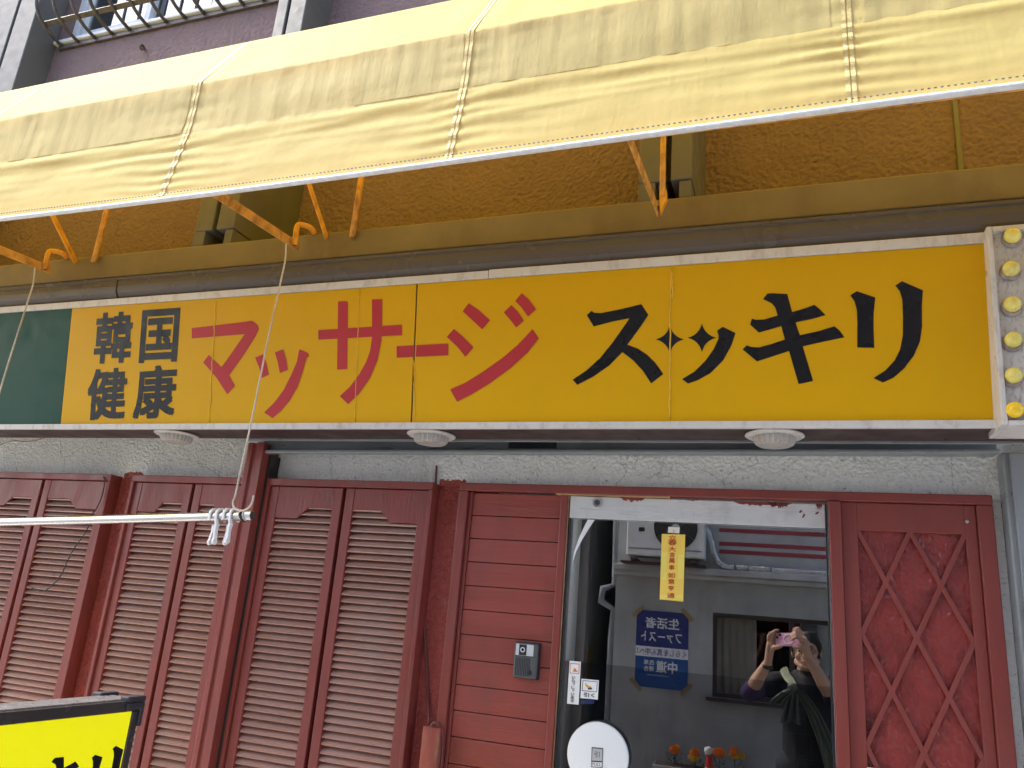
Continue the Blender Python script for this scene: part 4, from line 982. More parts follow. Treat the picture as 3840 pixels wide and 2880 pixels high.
# its lettering repeats the shop name; only the tops of the characters are in view
FX = SX - .0024
def e1x(x, y): return PX(x * .5907, 1900 + y * .5907, FX)
def stglyph(polys, ox, oy, tx, ty, s_, sy=None):
    # copies sign glyph outlines (crop units) to the stand's face
    base = e1x(tx, ty); a = e1x(tx + 100, ty); kx = (a - base).length / 100
    pr = lambda u, v: Vector((FX, base.y + (u - ox) * s_, base.z - (v - oy) * s_))
    return glyph(polys, "vinyl_black", "letter", pr, ST)
ls = abs(e1x(730, 1540).y - e1x(612, 1585).y) / 288 * 1.1
stglyph([RI1, RI2], 1138, 240, 604, 1575, ls)
stglyph([KI], 572, 256, 345, 1597, ls)

# ================================================================== ACROSS THE STREET (seen in the door's glass)
YO = -4.7
OX0 = RP(*c4(470, 900), YO).x
OB = thing("mortar_house", "grey mortar house across the street mirrored in the glass door", "building", (.6, YO, 0))
lz = 2.085                                             # ledge
wx0, wx1, wz0, wz1 = RP(*c4(1230, 985), YO).x, 1.05, 1.088, 1.752
lw = MB()
for b in ((OX0, wx0, YO - .18, YO, 0, lz), (wx0, wx1, YO - .18, YO, 0, wz0), (wx0, wx1, YO - .18, YO, wz1, lz), (wx1, 5.2, YO - .18, YO, 0, lz)): lw.box(*b)
lw.build("lower_wall", "mortar_grey", OB)
MB().box(OX0, 5.2, YO - .20, YO - .02, lz + .001, 5.0).build("upper_wall", "mortar_pale", OB)
MB().box(OX0 - .02, 5.2, YO - .02, YO + .085, lz - .035, lz + .02).build("ledge", "mortar_pale", OB, .008)
MB().box(OX0 - .02, 5.2, YO + .0005, YO + .05, lz - .075, lz - .0355).build("ledge_moulding", "mortar_pale", OB, .008)
sh2 = MB()
for b in ((OX0, OX0 + .15, -9.2, YO - .19, 0, 5.0), (5.05, 5.2, -9.2, YO - .19, 0, 5.0), (OX0 + .15, 5.05, -9.2, -9.05, 0, 5.0), (OX0 - .3, 5.5, -9.4, YO + .35, 5.002, 5.15)): sh2.box(*b)
sh2.build("shell", "mortar_grey", OB)
for k in range(9):
    z = (2.444, 2.329, 2.262)[k % 3] + (k // 3) * .36; h_ = .034
    MB().box(-.40, 5.19, YO - .0195, YO - .017, z - h_ / 2, z + h_ / 2).build("painted_stripe", "stripe_red", OB)
# its window, curtain behind the left half
wf = MB(); t = .035
for b in ((wx0, wx1, YO - .10, YO - .01, wz0, wz0 + t), (wx0, wx1, YO - .10, YO - .01, wz1 - t, wz1), (wx0, wx0 + t, YO - .10, YO - .01, wz0 + t, wz1 - t), (wx1 - t, wx1, YO - .10, YO - .01, wz0 + t, wz1 - t), (.155, .195, YO - .095, YO - .012, wz0 + t, wz1 - t)): wf.box(*b)
wo = wf.build("window", "window_brown", OB, .003)
MB().box(wx0 + t, .155, YO - .060, YO - .055, wz0 + t, wz1 - t).build("pane", "dark_glass", wo)
MB().box(.195, wx1 - t, YO - .045, YO - .040, wz0 + t, wz1 - t).build("pane", "window_glass", wo)
MB().box(wx0 - .05, wx1 + .05, YO + .0005, YO + .05, wz0 - .03, wz0 - .002).build("sill", "window_brown", wo, .004)
MB().grid(lambda a, b: (wx0 + .02 + .33 * a, YO - .082 + .012 * math.sin(a * 34 + .6 * math.sin(b * 4)) * (.5 + .6 * b), wz1 - .03 - .62 * b), 90, 14).build("curtain", "curtain", wo, smooth=True)
rb = MB()
for b in ((wx0 - .2, wx1 + .2, YO - 1.6, YO - 1.55, .6, 2.1), (wx0 - .2, wx0 - .15, YO - 1.55, YO - .19, .6, 2.1), (wx1 + .15, wx1 + .2, YO - 1.55, YO - .19, .6, 2.1), (wx0 - .2, wx1 + .2, YO - 1.6, YO - .19, 2.1, 2.15), (wx0 - .2, wx1 + .2, YO - 1.6, YO - .19, .55, .6)): rb.box(*b)
rb.build("dark_room", "room_dark", OB)
# downpipe offset at the house corner
dq = [RP(*c4(x, y), YO - .05) for x, y in ((480, 300), (470, 770), (375, 800), (360, 900), (460, 965), (440, 1200))]
MB().tube([dq[0] + Vector((0, 0, 1.6)), dq[0], dq[1], dq[2], dq[3], dq[4], dq[5], Vector((dq[5].x, dq[5].y, .05))], .032, 10).build("downpipe", "alu_grey", OB, smooth=True)
# neighbouring house beyond the dark gap
NBx = RP(*c4(265, 600), YO - .6).x
NB = thing("neighbour_house", "pale plaster house corner beyond the dark gap in the mirrored street", "building", (NBx - 1.5, YO - .6, 0))
MB().box(NBx - 4, NBx, -9.0, YO - .6, 0, 4.6).build("wall", "mortar_grey", NB, .01)
MB().tube([(NBx - .12, YO - .55, 0.02), (NBx - .12, YO - .55, 4.5)], .038, 12).build("downpipe", "mortar_pale", NB, smooth=True)
MB().box(NBx - 4.2, NBx + .12, -9.2, YO - .35, 4.602, 4.75).build("roof", "flashing_grey", NB, .01)
MB().box(NBx - .002, NBx + .012, -5.7, -5.45, 1.0, 1.35).build("wall_notice", "kraft_tape", NB)
# back of the alley
BW = MB().box(NBx - 3, OX0 + 3, -10.5, -10.3, 0, 5).build("alley_wall", "room_dark"); tag(BW, "dark wall closing the gap between the mirrored houses", "wall")

# ---- air conditioner
yA = YO + .02
a0, a1 = RP(*c4(560, 400), yA + .28).x, RP(*c4(1165, 400), yA + .28).x; az0 = RP(*c4(860, 555), yA + .28).z; az1 = az0 + .50
AC = thing("air_conditioner", "white outdoor air conditioner unit on a rusty wall bracket in the reflection", "air conditioner", ((a0 + a1) / 2, yA + .1, az0))
MB().box(a0, a1, yA + .02, yA + .28, az0, az1).build("casing", "ac_white", AC, .012, seg=3)
fc = RP(*c4(940, 330), yA + .285); fr_ = RP(*c4(1110, 330), yA + .285).x - fc.x
MB().lathe([(fr_, 0), (fr_, .004)], (fc.x, yA + .2802, fc.z), (0, 1, 0), 48).build("fan_well", "ac_dark", AC)
for k in range(1, 13):
    r_ = fr_ * k / 12.0
    MB().tube([(fc.x + r_ * math.cos(2 * math.pi * i / 36), yA + .288, fc.z + r_ * math.sin(2 * math.pi * i / 36)) for i in range(37)], .0018, 5, False).build("guard_ring", "ac_wire", AC)
for k in range(6):
    c_, s_ = math.cos(k * math.pi / 3 + .5), math.sin(k * math.pi / 3 + .5)
    MB().bar((fc.x, yA + .287, fc.z), (fc.x + fr_ * c_, yA + .287, fc.z + fr_ * s_), .003, .006).build("guard_spoke", "ac_wire", AC)
MB().lathe([(.035, 0), (.033, .012)], (fc.x, yA + .286, fc.z), (0, 1, 0), 24).build("fan_hub", "ac_white", AC)
MB().box(a0 + .02, a1 - .02, yA + .2803, yA + .284, az0 + .055, az0 + .062).build("casing_groove", "ac_wire", AC)
MB().box(a0 + .10, a0 + .15, yA + .2803, yA + .283, az0 + .20, az0 + .235).build("badge", "ink_black", AC)
for x in (a0 + .06, a1 - .08):
    MB().bar((x, YO - .018, az0 - .03), (x, yA + .30, az0 - .03), .04, .03).build("bracket_arm", "rust", AC, .002)
    MB().bar((x, YO + .06, lz + .02), (x, yA + .24, az0 - .045), .03, .006).build("bracket_brace", "rust", AC)
MB().box(a0 - .05, a1 + .005, yA + .05, yA + .26, az0 - .0455, az0 - .06).build("bracket_shelf", "rust", AC, .002)
# ---- taped pipe along the ledge
pts = [RP(*c4(x, y), YO + .05) for x, y in ((1170, 330), (1195, 370), (1222, 450), (1240, 530), (1280, 600), (1335, 632), (1420, 640), (1560, 648), (1750, 664), (1900, 676), (2085, 690))]
pts.append(pts[-1] + Vector((3.5, 0, -.03)))
PI_ = thing("taped_pipe", "silver taped refrigerant pipe along the ledge across the street", "pipe", pts[5])
pth = bez(pts, 10)
MB().tube(pth, [.027 + .0035 * math.sin(i * 1.9) + .002 * math.sin(i * .7) for i in range(len(pth))], 12).build("pipe", "foil", PI_, smooth=True)
for i in (58, 66, 76): MB().tube([pth[i], pth[i] + (pth[i + 1] - pth[i]).normalized() * .012], .034, 12).build("pipe_clip", "ac_wire", PI_)
# ---- poster
POS = thing("campaign_poster", "blue poster with white Japanese slogan taped to the grey wall", "poster", (-.87, YO + .002, 1.4))
yp = YO + .004
pc_ = lambda x, y: Vector((RP(*c4(x, y), yp).x, yp, RP(*c4(x, y), yp).z))
PX0, PX1, PZ0, PZ1 = -1.083, -.646, 1.108, 1.726
ct = .045
octo = [(PX0 + ct, PZ1), (PX1 - ct, PZ1), (PX1, PZ1 - ct), (PX1, PZ0 + ct), (PX1 - ct, PZ0), (PX0 + ct, PZ0), (PX0, PZ0 + ct), (PX0, PZ1 - ct)]
MB().prism([(x, yp, z) for x, z in octo], (0, -.002, 0)).build("paper", "poster_blue", POS)
up_ = [(PX0 + ct, PZ1), (PX1 - ct, PZ1), (PX1, PZ1 - ct), (PX1, 1.432), (PX0, 1.432), (PX0, PZ1 - ct)]
flat([(x, yp + .0006, z) for x, z in up_], "poster_navy", POS, "dark_field")
flat([(PX0, yp + .0012, 1.352), (PX1, yp + .0012, 1.352), (PX1, yp + .0012, 1.433), (PX0, yp + .0012, 1.433)], "sticker_white", POS, "white_band")
def ptext(s_, m_, x0, x1, z0, z1, bold=0.0, e=.0018):     # reader faces -Y, so text runs towards -X
    write(s_, m_, POS, lambda a, b: Vector((x1 - (x1 - x0) * a, yp + e, z0 + (z1 - z0) * b)), "lettering", bold)
ptext("生活者", "sticker_white", -1.005, -.725, 1.585, 1.672, .02); ptext("ファースト", "sticker_white", -1.04, -.70, 1.475, 1.555, .02)
ptext("くらしを真ん中へ！", "ink_blue", -1.07, -.665, 1.368, 1.420, .012, .0024)
ptext("中道", "sticker_white", -.905, -.735, 1.235, 1.325, .03); ptext("改革", "sticker_white", -1.01, -.925, 1.285, 1.325, .02); ptext("連合", "sticker_white", -1.01, -.925, 1.237, 1.277, .02)
MB().box(-.98, -.80, yp + .0005, yp + .001, 1.205, 1.211).build("small_print", "intercom_light", POS)
for cx, cz, sg in ((PX0 + .012, PZ1 - .012, 1), (PX1 - .012, PZ1 - .012, -1), (PX0 + .012, PZ0 + .012, -1), (PX1 - .012, PZ0 + .012, 1)):
    d = Vector((.045, 0, .045 * sg)); MB().bar(Vector((cx, yp + .003, cz)) - d, Vector((cx, yp + .003, cz)) + d, .001, .034, Vector((-.045 * sg, 0, .045))).build("tape", "kraft_tape", POS)
# ---- planter with marigolds and a road cone
yf = YO + .28
PLz = RP(*c5(900, 1055), yf).z
plx0, plx1 = RP(*c5(775, 1060), yf).x, RP(*c5(1640, 1060), yf).x
PLN = thing("planter_trough", "pale trough planter of marigolds below the mirrored window", "planter", ((plx0 + plx1) / 2, yf, 0))
tr = MB(); tr.prism([(plx0, yf + .11, PLz), (plx0 + .02, yf + .08, PLz - .2), (plx1 - .02, yf + .08, PLz - .2), (plx1, yf + .11, PLz)], (0, -.2, 0)); tr.build("trough", "planter_white", PLN, .008)
MB().box(plx0 + .012, plx1 - .012, yf - .08, yf + .10, PLz + .0005, PLz + .004).build("soil", "rust", PLN)
for x in (plx0 + .05, plx1 - .12): MB().box(x, x + .07, yf - .08, yf + .07, .002, PLz - .201).build("stand_block", "concrete_pale", PLN, .005)
def marigold(x, y, z, kinds, lab, seed):
    kinds = [(a, b, r_ * 1.3, m_) for a, b, r_, m_ in kinds]
    rnd = random.Random(seed)
    T_ = thing("marigold", lab, "flower", (x, y, PLz), "marigolds in the trough")
    lf = MB()
    for k in range(70):
        a = rnd.uniform(0, 6.28); r_ = rnd.uniform(.01, .085); h_ = rnd.uniform(.01, max(.03, z - PLz - .02))
        c = Vector((x + r_ * math.cos(a), y + r_ * math.sin(a) * .8, PLz + h_)); d = Vector((math.cos(a + rnd.uniform(-1, 1)), math.sin(a + rnd.uniform(-1, 1)), rnd.uniform(-.3, .8))).normalized(); s_ = d.cross(Vector((0, 0, 1))).normalized() * rnd.uniform(.004, .008); L_ = rnd.uniform(.02, .038)
        lf.add([c, c + d * L_ * .5 + s_, c + d * L_, c + d * L_ * .5 - s_], [(0, 1, 2, 3)])
    lf.build("foliage", "leaf_green", T_)
    for (ox, oz, r_, m_) in kinds:
        c = Vector((x + ox, y + rnd.uniform(-.01, .02), z + oz)); bl_ = MB()
        MB().tube([(x, y, PLz), (x + ox * .6, y, (PLz + c.z) / 2), c - Vector((0, 0, r_ * .6))], .0028, 6).build("stem", "leaf_green", T_)
        for ring in range(5):
            el = ring * .33; n = 16 - 2 * ring
            for k in range(n):
                a = 2 * math.pi * (k + .5 * (ring % 2)) / n + rnd.uniform(-.1, .1)
                d = Vector((math.cos(a) * math.cos(el), math.sin(a) * math.cos(el), math.sin(el) * .8)); t1 = Vector((-math.sin(a), math.cos(a), 0)) * r_ * .26; L_ = r_ * rnd.uniform(.9, 1.08)
                upv = Vector((0, 0, r_ * .14)); bl_.add([c + d * L_ * .35 - t1 * .5, c + d * L_ - t1, c + d * L_ * 1.02 + upv, c + d * L_ + t1, c + d * L_ * .35 + t1 * .5], [(0, 1, 2, 3, 4)])
        bl_.ell(c, (r_ * .82, r_ * .82, r_ * .66), 12, 8)
        bl_.build("bloom", m_, T_)
for k, (fx, fy, kinds, lab) in enumerate(((940, 945, ((0, 0, .036, "petal_orange"), (.012, .012, .026, "petal_yellow")), "marigold with one orange and yellow head, leftmost in the mirrored planter"),
    (1100, 985, ((0, .012, .034, "petal_orange"), (-.008, -.022, .036, "petal_yellow")), "marigold with a yellow head below an orange one left of the cone"),
    (1290, 972, ((0, 0, .038, "petal_orange"), (-.05, .004, .022, "petal_yellow")), "orange marigold just right of the red and white cone"),
    (1410, 975, ((-.005, .012, .033, "petal_orange"), (0, -.012, .034, "petal_yellow"), (.055, -.014, .022, "petal_yellow")), "marigold of three heads, rightmost in the mirrored planter"))):
    q_ = RP(*c5(fx, fy), yf); marigold(q_.x, yf, q_.z, kinds, lab, k)
yc = yf + .30
ctip = RP(*c5(1212, 965), yc); rw = (RP(*c5(1256, 1085), yc).x - RP(*c5(1176, 1085), yc).x) / 2; zw = RP(*c5(1212, 1085), yc).z
CN = thing("road_cone", "red and white road cone with white cap in front of the planter", "road cone", (ctip.x, yc, 0))
kk = (rw - .022) / (ctip.z - zw); cr_ = lambda z: .022 + kk * .62 * (ctip.z - z)
zs = [ctip.z, ctip.z - .10, ctip.z - .24, ctip.z - .36, .06]
for k in range(4): MB().lathe([(cr_(zs[k + 1]), zs[k + 1]), (cr_(zs[k]), zs[k])], (ctip.x, yc, 0), (0, 0, 1), 28).build("cone_band", "cone_red" if k % 2 == 0 else "cone_white", CN, smooth=False)
MB().box(ctip.x - .19, ctip.x + .19, yc - .19, yc + .19, .006, .0595).build("cone_base", "cone_red", CN, .01)
cp = MB(); cp.lathe([(.026, -.012), (.031, .012), (.026, .032), (.010, .040)], (ctip.x - .008, yc, ctip.z), (-.15, 0, 1), 14); cp.build("white_cap", "cone_white", CN, .002)

# ================================================================== PERSON TAKING THE PHOTOGRAPH
PE = thing("person", "person in black T-shirt holding up a pink phone, mirrored in the door", "person", (.18, -2.78, 0))
def cap(mb, a, b, ra, rb_, n=14):
    a, b = Vector(a), Vector(b); d = b - a; L_ = max(d.length, 1e-6); d = d / L_; u = d.orthogonal().normalized(); w_ = d.cross(u); vs_ = []; m_ = 5
    prof_ = [(ra * math.sin(math.pi / 2 * i / m_), -ra * math.cos(math.pi / 2 * i / m_)) for i in range(m_ + 1)] + [(rb_ * math.cos(math.pi / 2 * i / m_), L_ + rb_ * math.sin(math.pi / 2 * i / m_)) for i in range(m_ + 1)]
    for r_, h_ in prof_: vs_ += [a + d * h_ + (u * math.cos(2 * math.pi * k / n) + w_ * math.sin(2 * math.pi * k / n)) * max(r_, 1e-5) for k in range(n)]
    mb.add(vs_, [(i * n + k, i * n + (k + 1) % n, (i + 1) * n + (k + 1) % n, (i + 1) * n + k) for i in range(len(prof_) - 1) for k in range(n)] + [tuple(range(n - 1, -1, -1)), tuple(range((len(prof_) - 1) * n, len(prof_) * n))])
def chain(mb, pts, rs):
    for i in range(len(pts) - 1): cap(mb, pts[i], pts[i + 1], rs[i], rs[i + 1])
def remeshed(mb, name, m_, parent, vox, it=4):
    me = mb.mesh(name, m_); o = bpy.data.objects.new(name, me); COL.objects.link(o)
    r_ = o.modifiers.new("r", 'REMESH'); r_.mode = 'VOXEL'; r_.voxel_size = vox; r_.use_smooth_shade = True
    s_ = o.modifiers.new("s", 'SMOOTH'); s_.factor = .5; s_.iterations = it
    bpy.context.view_layer.update()
    m2 = bpy.data.meshes.new_from_object(o.evaluated_get(bpy.context.evaluated_depsgraph_get())); m2.name = name
    bpy.data.objects.remove(o); bpy.data.meshes.remove(me)
    m2.polygons.foreach_set("use_smooth", [True] * len(m2.polygons))
    return link(name, m2, parent)
YH = -2.72
HC = Vector((.172, YH - .02, 1.535))                 # head centre
hr = Matrix.Rotation(rad(8), 3, 'Z') @ Matrix.Rotation(rad(-4), 3, 'Y')
def H(x, y, z): return HC + hr @ Vector((x, y, z))    # head frame: +y is the face, +x its right
body = MB()
# head: skull, jaw, cheeks, nose, brow, lips, ears
body.ell(H(0, -.012, .022), (.074, .092, .084), 24, 16, hr); body.ell(H(0, .016, -.045), (.058, .066, .062), 20, 12, hr)
body.ell(H(0, .050, -.088), (.027, .026, .018), 14, 8, hr)
for s_ in (-1, 1):
    body.ell(H(.037 * s_, .052, -.030), (.024, .022, .022), 14, 8, hr); body.ell(H(.030 * s_, .070, .016), (.022, .012, .007), 12, 8, hr)
    body.ell(H(.078 * s_, -.006, -.014), (.008, .018, .030), 12, 8, hr); cap(body, H(.05 * s_, .02, -.06), H(.02 * s_, .055, -.085), .022, .02)
cap(body, H(0, .083, .010), H(0, .098, -.026), .008, .0125); body.ell(H(-.012, .088, -.030), (.009, .009, .007), 10, 6, hr); body.ell(H(.012, .088, -.030), (.009, .009, .007), 10, 6, hr)
cap(body, H(-.016, .077, -.056), H(.016, .077, -.056), .0055, .0055); cap(body, H(-.013, .075, -.066), H(.013, .075, -.066), .006, .006)
cap(body, H(0, -.02, -.05), (.170, YH - .055, 1.36), .050, .058)
# torso, legs (clothed over)
SHL, SHR = Vector((.005, YH - .06, 1.345)), Vector((.345, YH - .07, 1.345))
chain(body, [(.173, YH - .06, 1.32), (.175, YH - .06, 1.10), (.176, YH - .06, .90)], [.115, .125, .13]); cap(body, SHL + Vector((.03, 0, 0)), SHR - Vector((.03, 0, 0)), .052, .052)
# arms
ELL, WRL = Vector((-.138, -2.57, 1.292)), Vector((-.044, -2.425, 1.462))
ELR, WRR = Vector((.292, -2.60, 1.300)), Vector((.163, -2.435, 1.512))
chain(body, [SHL, ELL, ELL.lerp(WRL, .35), WRL], [.048, .037, .038, .023]); chain(body, [SHR, ELR, ELR.lerp(WRR, .35), WRR], [.048, .037, .038, .023])
for s_ in (-1, 1): chain(body, [(.175 + .085 * s_, YH - .06, .88), (.175 + .09 * s_, YH - .05, .46), (.175 + .095 * s_, YH - .075, .09)], [.088, .058, .042]); cap(body, (.175 + .095 * s_, YH - .10, .05), (.175 + .11 * s_, YH + .08, .035), .038, .032)
# phone frame of reference (landscape, back towards the shop)
fwd = RZ.copy(); PRT, PUP = RX.copy(), -RY.copy()
PC0 = CAM - fwd * .012                              # lens sits just behind the viewpoint
def F(x, y, z=0.0): return PC0 + PRT * (x - .012) + PUP * (y + .013 - .0) - fwd * z    # x from the phone's lens-side edge, y from lens row
PW, PH = .147, .0715
# left hand: palm beside the phone's lens-side edge, thumb below, fingers behind and over the edge
pl_ = F(-.028, -.052, .010)
cap(body, WRL, pl_, .022, .023); cap(body, pl_, F(-.022, -.028, .004), .021, .016)
for k, (tip, mid) in enumerate(((F(.000, .020, .012), F(-.024, .004, -.012)), (F(-.004, .004, .016), F(-.032, -.010, -.014)), (F(-.006, -.012, .018), F(-.034, -.026, -.012)), (F(-.004, -.028, .020), F(-.030, -.040, -.006)))):
    base = pl_.lerp(F(-.030, -.020, .0), .5 + .12 * (1.5 - k)); chain(body, [base, mid, mid.lerp(tip, .6) + fwd * .006, tip], [.0092, .0082, .0074, .0066])
chain(body, [WRL.lerp(pl_, .7), F(.000, -.070, -.004), F(.020, -.067, -.006), F(.033, -.062, -.002)], [.016, .013, .011, .009])
chain(body, [F(-.020, -.004, -.008), F(.002, .022, -.006), F(.014, .027, .004)], [.0095, .0085, .0075])
# right hand: wraps the far end, index over the top edge, thumb under
pr_ = F(.150, -.028, .004)
cap(body, WRR, pr_, .022, .023); cap(body, pr_, F(.142, -.008, .0), .019, .015)
for base, mid, tip in ((F(.146, .004, .0), F(.128, .032, -.012), F(.098, .030, .004)), (F(.145, -.006, -.004), F(.122, .012, -.030), F(.094, -.006, -.018)), (F(.146, -.018, -.006), F(.122, -.006, -.034), F(.092, -.020, -.020)), (F(.147, -.032, -.006), F(.126, -.022, -.034), F(.098, -.034, -.022))):
    chain(body, [base, mid, mid.lerp(tip, .55) - fwd * -.004, tip], [.0092, .0084, .0076, .0068])
chain(body, [WRR.lerp(pr_, .6), F(.140, -.062, .012), F(.118, -.066, .014), F(.100, -.062, .010)], [.015, .012, .0105, .009])
bo = remeshed(body, "body", "skin", PE, .0033, 2)
# clothing
shirt = MB()
chain(shirt, [(.173, YH - .06, 1.315), (.175, YH - .058, 1.12), (.176, YH - .055, .93), (.176, YH - .055, .84)], [.128, .140, .148, .150]); cap(shirt, SHL + Vector((.02, 0, 0)), SHR - Vector((.02, 0, 0)), .062, .062)
cap(shirt, (.172, YH - .058, 1.33), (.171, YH - .056, 1.385), .078, .064)
chain(shirt, [SHL, SHL.lerp(ELL, .55), ELL - Vector((.004, .0, .004)), ELL.lerp(WRL, .10)], [.062, .056, .048, .045]); chain(shirt, [SHR, SHR.lerp(ELR, .55), ELR, ELR.lerp(WRR, .06)], [.062, .056, .050, .046])
sh_ = remeshed(shirt, "shirt", "shirt_black", PE, .007, 4)
cuff = MB(); chain(cuff, [ELL.lerp(SHL, .22), ELL - Vector((.005, 0, .005)), ELL.lerp(WRL, .12)], [.0535, .0505, .0465]); remeshed(cuff, "purple_cuff", "sleeve_purple", PE, .006, 3)
tro = MB()
for s_ in (-1, 1): chain(tro, [(.175 + .075 * s_, YH - .055, .90), (.175 + .09 * s_, YH - .048, .46), (.175 + .095 * s_, YH - .07, .10)], [.108, .080, .066])
cap(tro, (.11, YH - .055, .90), (.24, YH - .055, .90), .118, .118); remeshed(tro, "trousers", "trouser", PE, .009, 4)
shoe = MB()
for s_ in (-1, 1): cap(shoe, (.175 + .095 * s_, YH - .11, .047), (.175 + .112 * s_, YH + .095, .04), .043, .038)
shoe = remeshed(shoe, "shoes", "shoe", PE, .008, 3)
# hair: cap of overlapping locks, short fringe swept aside
hair = MB(); hair.ell(H(0, -.026, .034), (.080, .092, .078), 22, 14, hr); hair.ell(H(0, -.050, -.010), (.074, .060, .070), 18, 12, hr)
rnd = random.Random(3)
for k in range(60):
    a = rnd.uniform(-2.4, 2.4) ; x = math.sin(a) * .072; y = math.cos(a) * .078 - .014; z = .062 + rnd.uniform(-.02, .022)
    cap(hair, H(x * .75, y * .7, z + .012), H(x * 1.06 + rnd.uniform(-.01, .014), y * 1.04, z - (.020 if y > .03 else .045)), .014, .006, 8)
for s_ in (-1, 1): cap(hair, H(.076 * s_, .020, .05), H(.077 * s_, .016, -.008), .010, .006)
remeshed(hair, "hair", "hair", PE, .0045, 5)
# eyes, brows, lips, spectacles, wristband
for s_ in (-1, 1):
    e_ = H(.0305 * s_, .0745, .001); eo = MB().ell(e_, (.0125, .006, .0055), 14, 8, hr).build("eye", "eye_white", PE, smooth=True)
    MB().ell(H(.0305 * s_, .0795, .001), (.0052, .0022, .0050), 12, 8, hr).build("iris", "lens_black", eo, smooth=True)
    MB().tube([H(.014 * s_, .086, .019), H(.030 * s_, .084, .0245), H(.048 * s_, .070, .021)], [.0028, .0035, .002], 8).build("eyebrow", "hair", PE, smooth=True)
MB().tube([H(-.019, .079, -.0625), H(-.008, .083, -.061), H(0, .084, -.0617), H(.008, .083, -.061), H(.019, .079, -.0625)], [.001, .0028, .003, .0028, .001], 8).build("mouth", "lip", PE, smooth=True)
gl = thing("spectacles", "thin dark spectacles on the face of the person in the glass", "glasses", H(0, .09, 0))
for s_ in (-1, 1):
    ov = [H(.0335 * s_ + .0255 * math.cos(t * math.pi / 12), .092 - .006 * abs(math.cos(t * math.pi / 12)) * (1 if math.cos(t * math.pi / 12) * s_ > 0 else 0), -.001 + .0185 * math.sin(t * math.pi / 12)) for t in range(25)]
    MB().tube(ov, .0013, 6, False).build("rim", "ink_black", gl); MB().add(ov[:-1], [tuple(range(24))]).build("lens", "spectacle", gl)
    MB().tube([H(.059 * s_, .087, .003), H(.076 * s_, .06, .004), H(.082 * s_, -.005, .002)], .0014, 6).build("temple", "ink_black", gl)
MB().tube([H(-.009, .094, .004), H(0, .096, .007), H(.009, .094, .004)], .0012, 6).build("bridge", "ink_black", gl)
wb_d = (pl_ - WRL).normalized(); wb_c = WRL - wb_d * .022
WBN = thing("wristband", "black fitness band on the raised wrist of the person", "wristband", wb_c)
MB().lathe([(.0270, -.010), (.0290, -.008), (.0290, .008), (.0270, .010)], wb_c, wb_d, 28).build("strap", "intercom_dark", WBN, smooth=True)
MB().box(-.009, .009, -.005, .004, -.016, .016).build("display", "lens_black", WBN, .003).matrix_world = Matrix.Translation(wb_c + Vector((-.02, .026, .01)))
# phone
PN = thing("phone", "pink phone with pale ring on its back held up in both hands", "phone", PC0)
def pbox(name, x0, x1, y0, y1, z0, z1, m_, bev, parent=PN, seg=4):
    mb = MB().box(x0, x1, y0, y1, z0, z1); mb.v = [tuple(F(x, y - .0585, z)) for x, y, z in mb.v]; mb.f = [tuple(reversed(f)) for f in mb.f]
    return mb.build(name, m_, parent, bev, seg=seg)
pbox("case", 0, PW, 0, PH, .004, .0125, "phone_pink", .0035)
pbox("camera_bump", .004, .034, PH - .033, PH - .004, .0022, .0042, "phone_pink", .001)
for x, y in ((.0115, PH - .026), (.026, PH - .012)): MB().lathe([(.0066, 0), (.0066, .0012), (.005, .0015)], F(x, y - .0585, .0026), fwd, 20).build("lens", "lens_black", PN)
rc = F(PW / 2 - .002, PH / 2 - .0585, .0034)
MB().tube([rc + (PRT * math.cos(t * math.pi / 18) + PUP * math.sin(t * math.pi / 18)) * .0255 for t in range(37)], .0022, 6, False).build("magnet_ring", "phone_ring", PN, smooth=True)
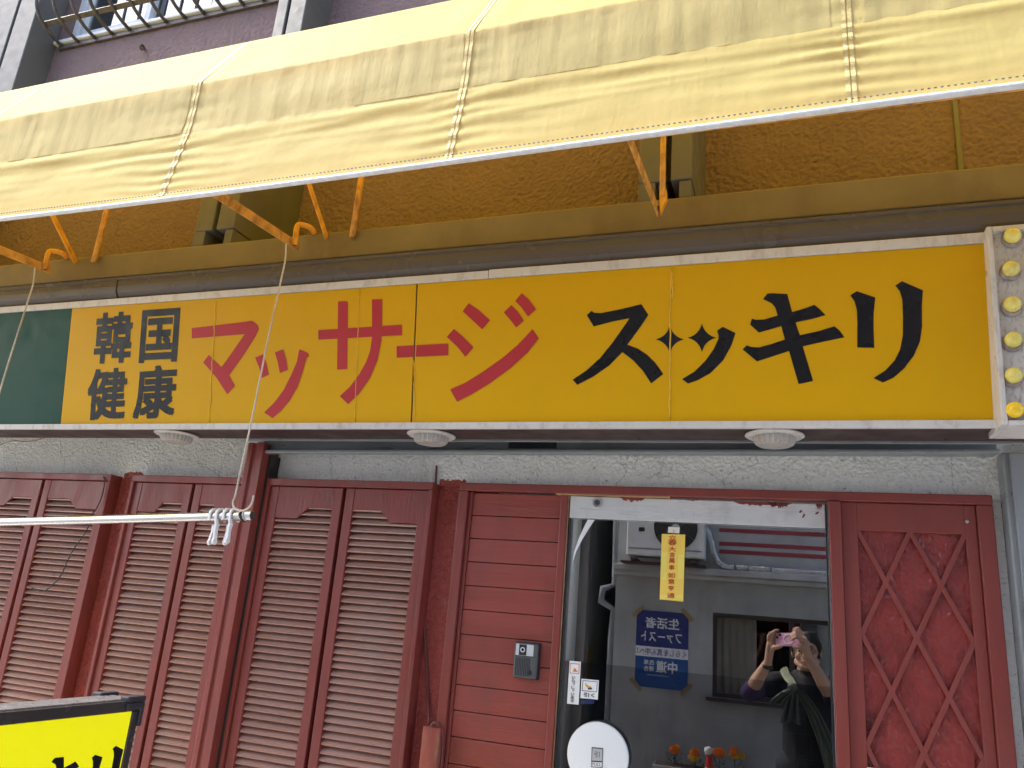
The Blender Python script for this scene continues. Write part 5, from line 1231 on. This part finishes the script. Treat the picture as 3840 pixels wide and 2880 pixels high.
# shoulder bag knotted on the chest
BG = thing("knotted_bag", "dark green nylon bag strap knotted on the chest of the person", "bag", (.1, YH + .08, 1.3))
sd = MB(); st_ = [(.265, YH - .06, 1.40), (.20, YH + .045, 1.372), (.12, YH + .085, 1.345), (.085, YH + .10, 1.335)]
kn = Vector((.088, YH + .105, 1.335))
def band(pts, w0, w1, m_, nm, up):
    c = bez(pts, 7); n = len(c) - 1; up = Vector(up)
    def fn(a, b):
        k = min(int(b * n), n); p = c[k]; t = (c[min(k + 1, n)] - c[max(k - 1, 0)]).normalized()
        sd_ = t.cross(up).normalized(); w_ = w0 + (w1 - w0) * b
        return p + sd_ * ((a - .5) * 2 * w_) + up * (.006 * math.cos(a * 21 + b * 3) + .010 * (1 - (2 * a - 1) ** 2))
    o = MB().grid(fn, 28, n).build(nm, m_, BG, smooth=True); q_ = o.modifiers.new("s", 'SOLIDIFY'); q_.thickness = .008; q_.offset = -1
band([Vector((.045, YH - .12, 1.408)), Vector((.050, YH - .03, 1.422)), Vector((.066, YH + .05, 1.385)), kn + Vector((0, .008, .01))], .026, .016, "bag_pale", "shoulder_strap", (-.3, .7, .6))
band([kn + Vector((.01, .01, 0)), Vector((.17, YH + .112, 1.26)), Vector((.24, YH + .118, 1.12)), Vector((.29, YH + .10, .98)), Vector((.31, YH + .06, .86))], .016, .060, "bag_green", "cross_strap", (.15, .97, .1))
def tail(pts, w0, w1, nm):
    c = bez(pts, 6); n = len(c) - 1
    def fn(a, b):
        i = b * n; p = c[min(int(i), n)]; w_ = w0 + (w1 - w0) * b ** .8; ang = (a - .5)
        return (p.x + ang * 2 * w_, p.y + .016 * math.cos(ang * 14 + b * 2) * (.4 + b) + .012, p.z + .010 * math.cos(ang * 5) - .01)
    o = MB().grid(fn, 30, n).build(nm, "bag_green", BG, smooth=True); s_ = o.modifiers.new("s", 'SOLIDIFY'); s_.thickness = .012; s_.offset = -1
tail([kn, kn + Vector((-.030, .012, -.02)), kn + Vector((-.068, .014, -.055)), kn + Vector((-.088, .008, -.085))], .012, .036, "knot_tail")
tail([kn, kn + Vector((0, .016, -.05)), kn + Vector((-.006, .018, -.11)), kn + Vector((-.010, .012, -.175))], .012, .048, "knot_tail")
kb = MB(); kb.ell(kn + Vector((0, .012, 0)), (.028, .024, .026), 14, 10); kb.build("knot", "bag_green", BG, smooth=True)
kb = MB(); kb.ell((.34, YH - .02, .80), (.13, .10, .17), 20, 14); kb.build("bag_body", "bag_green", BG, smooth=True)
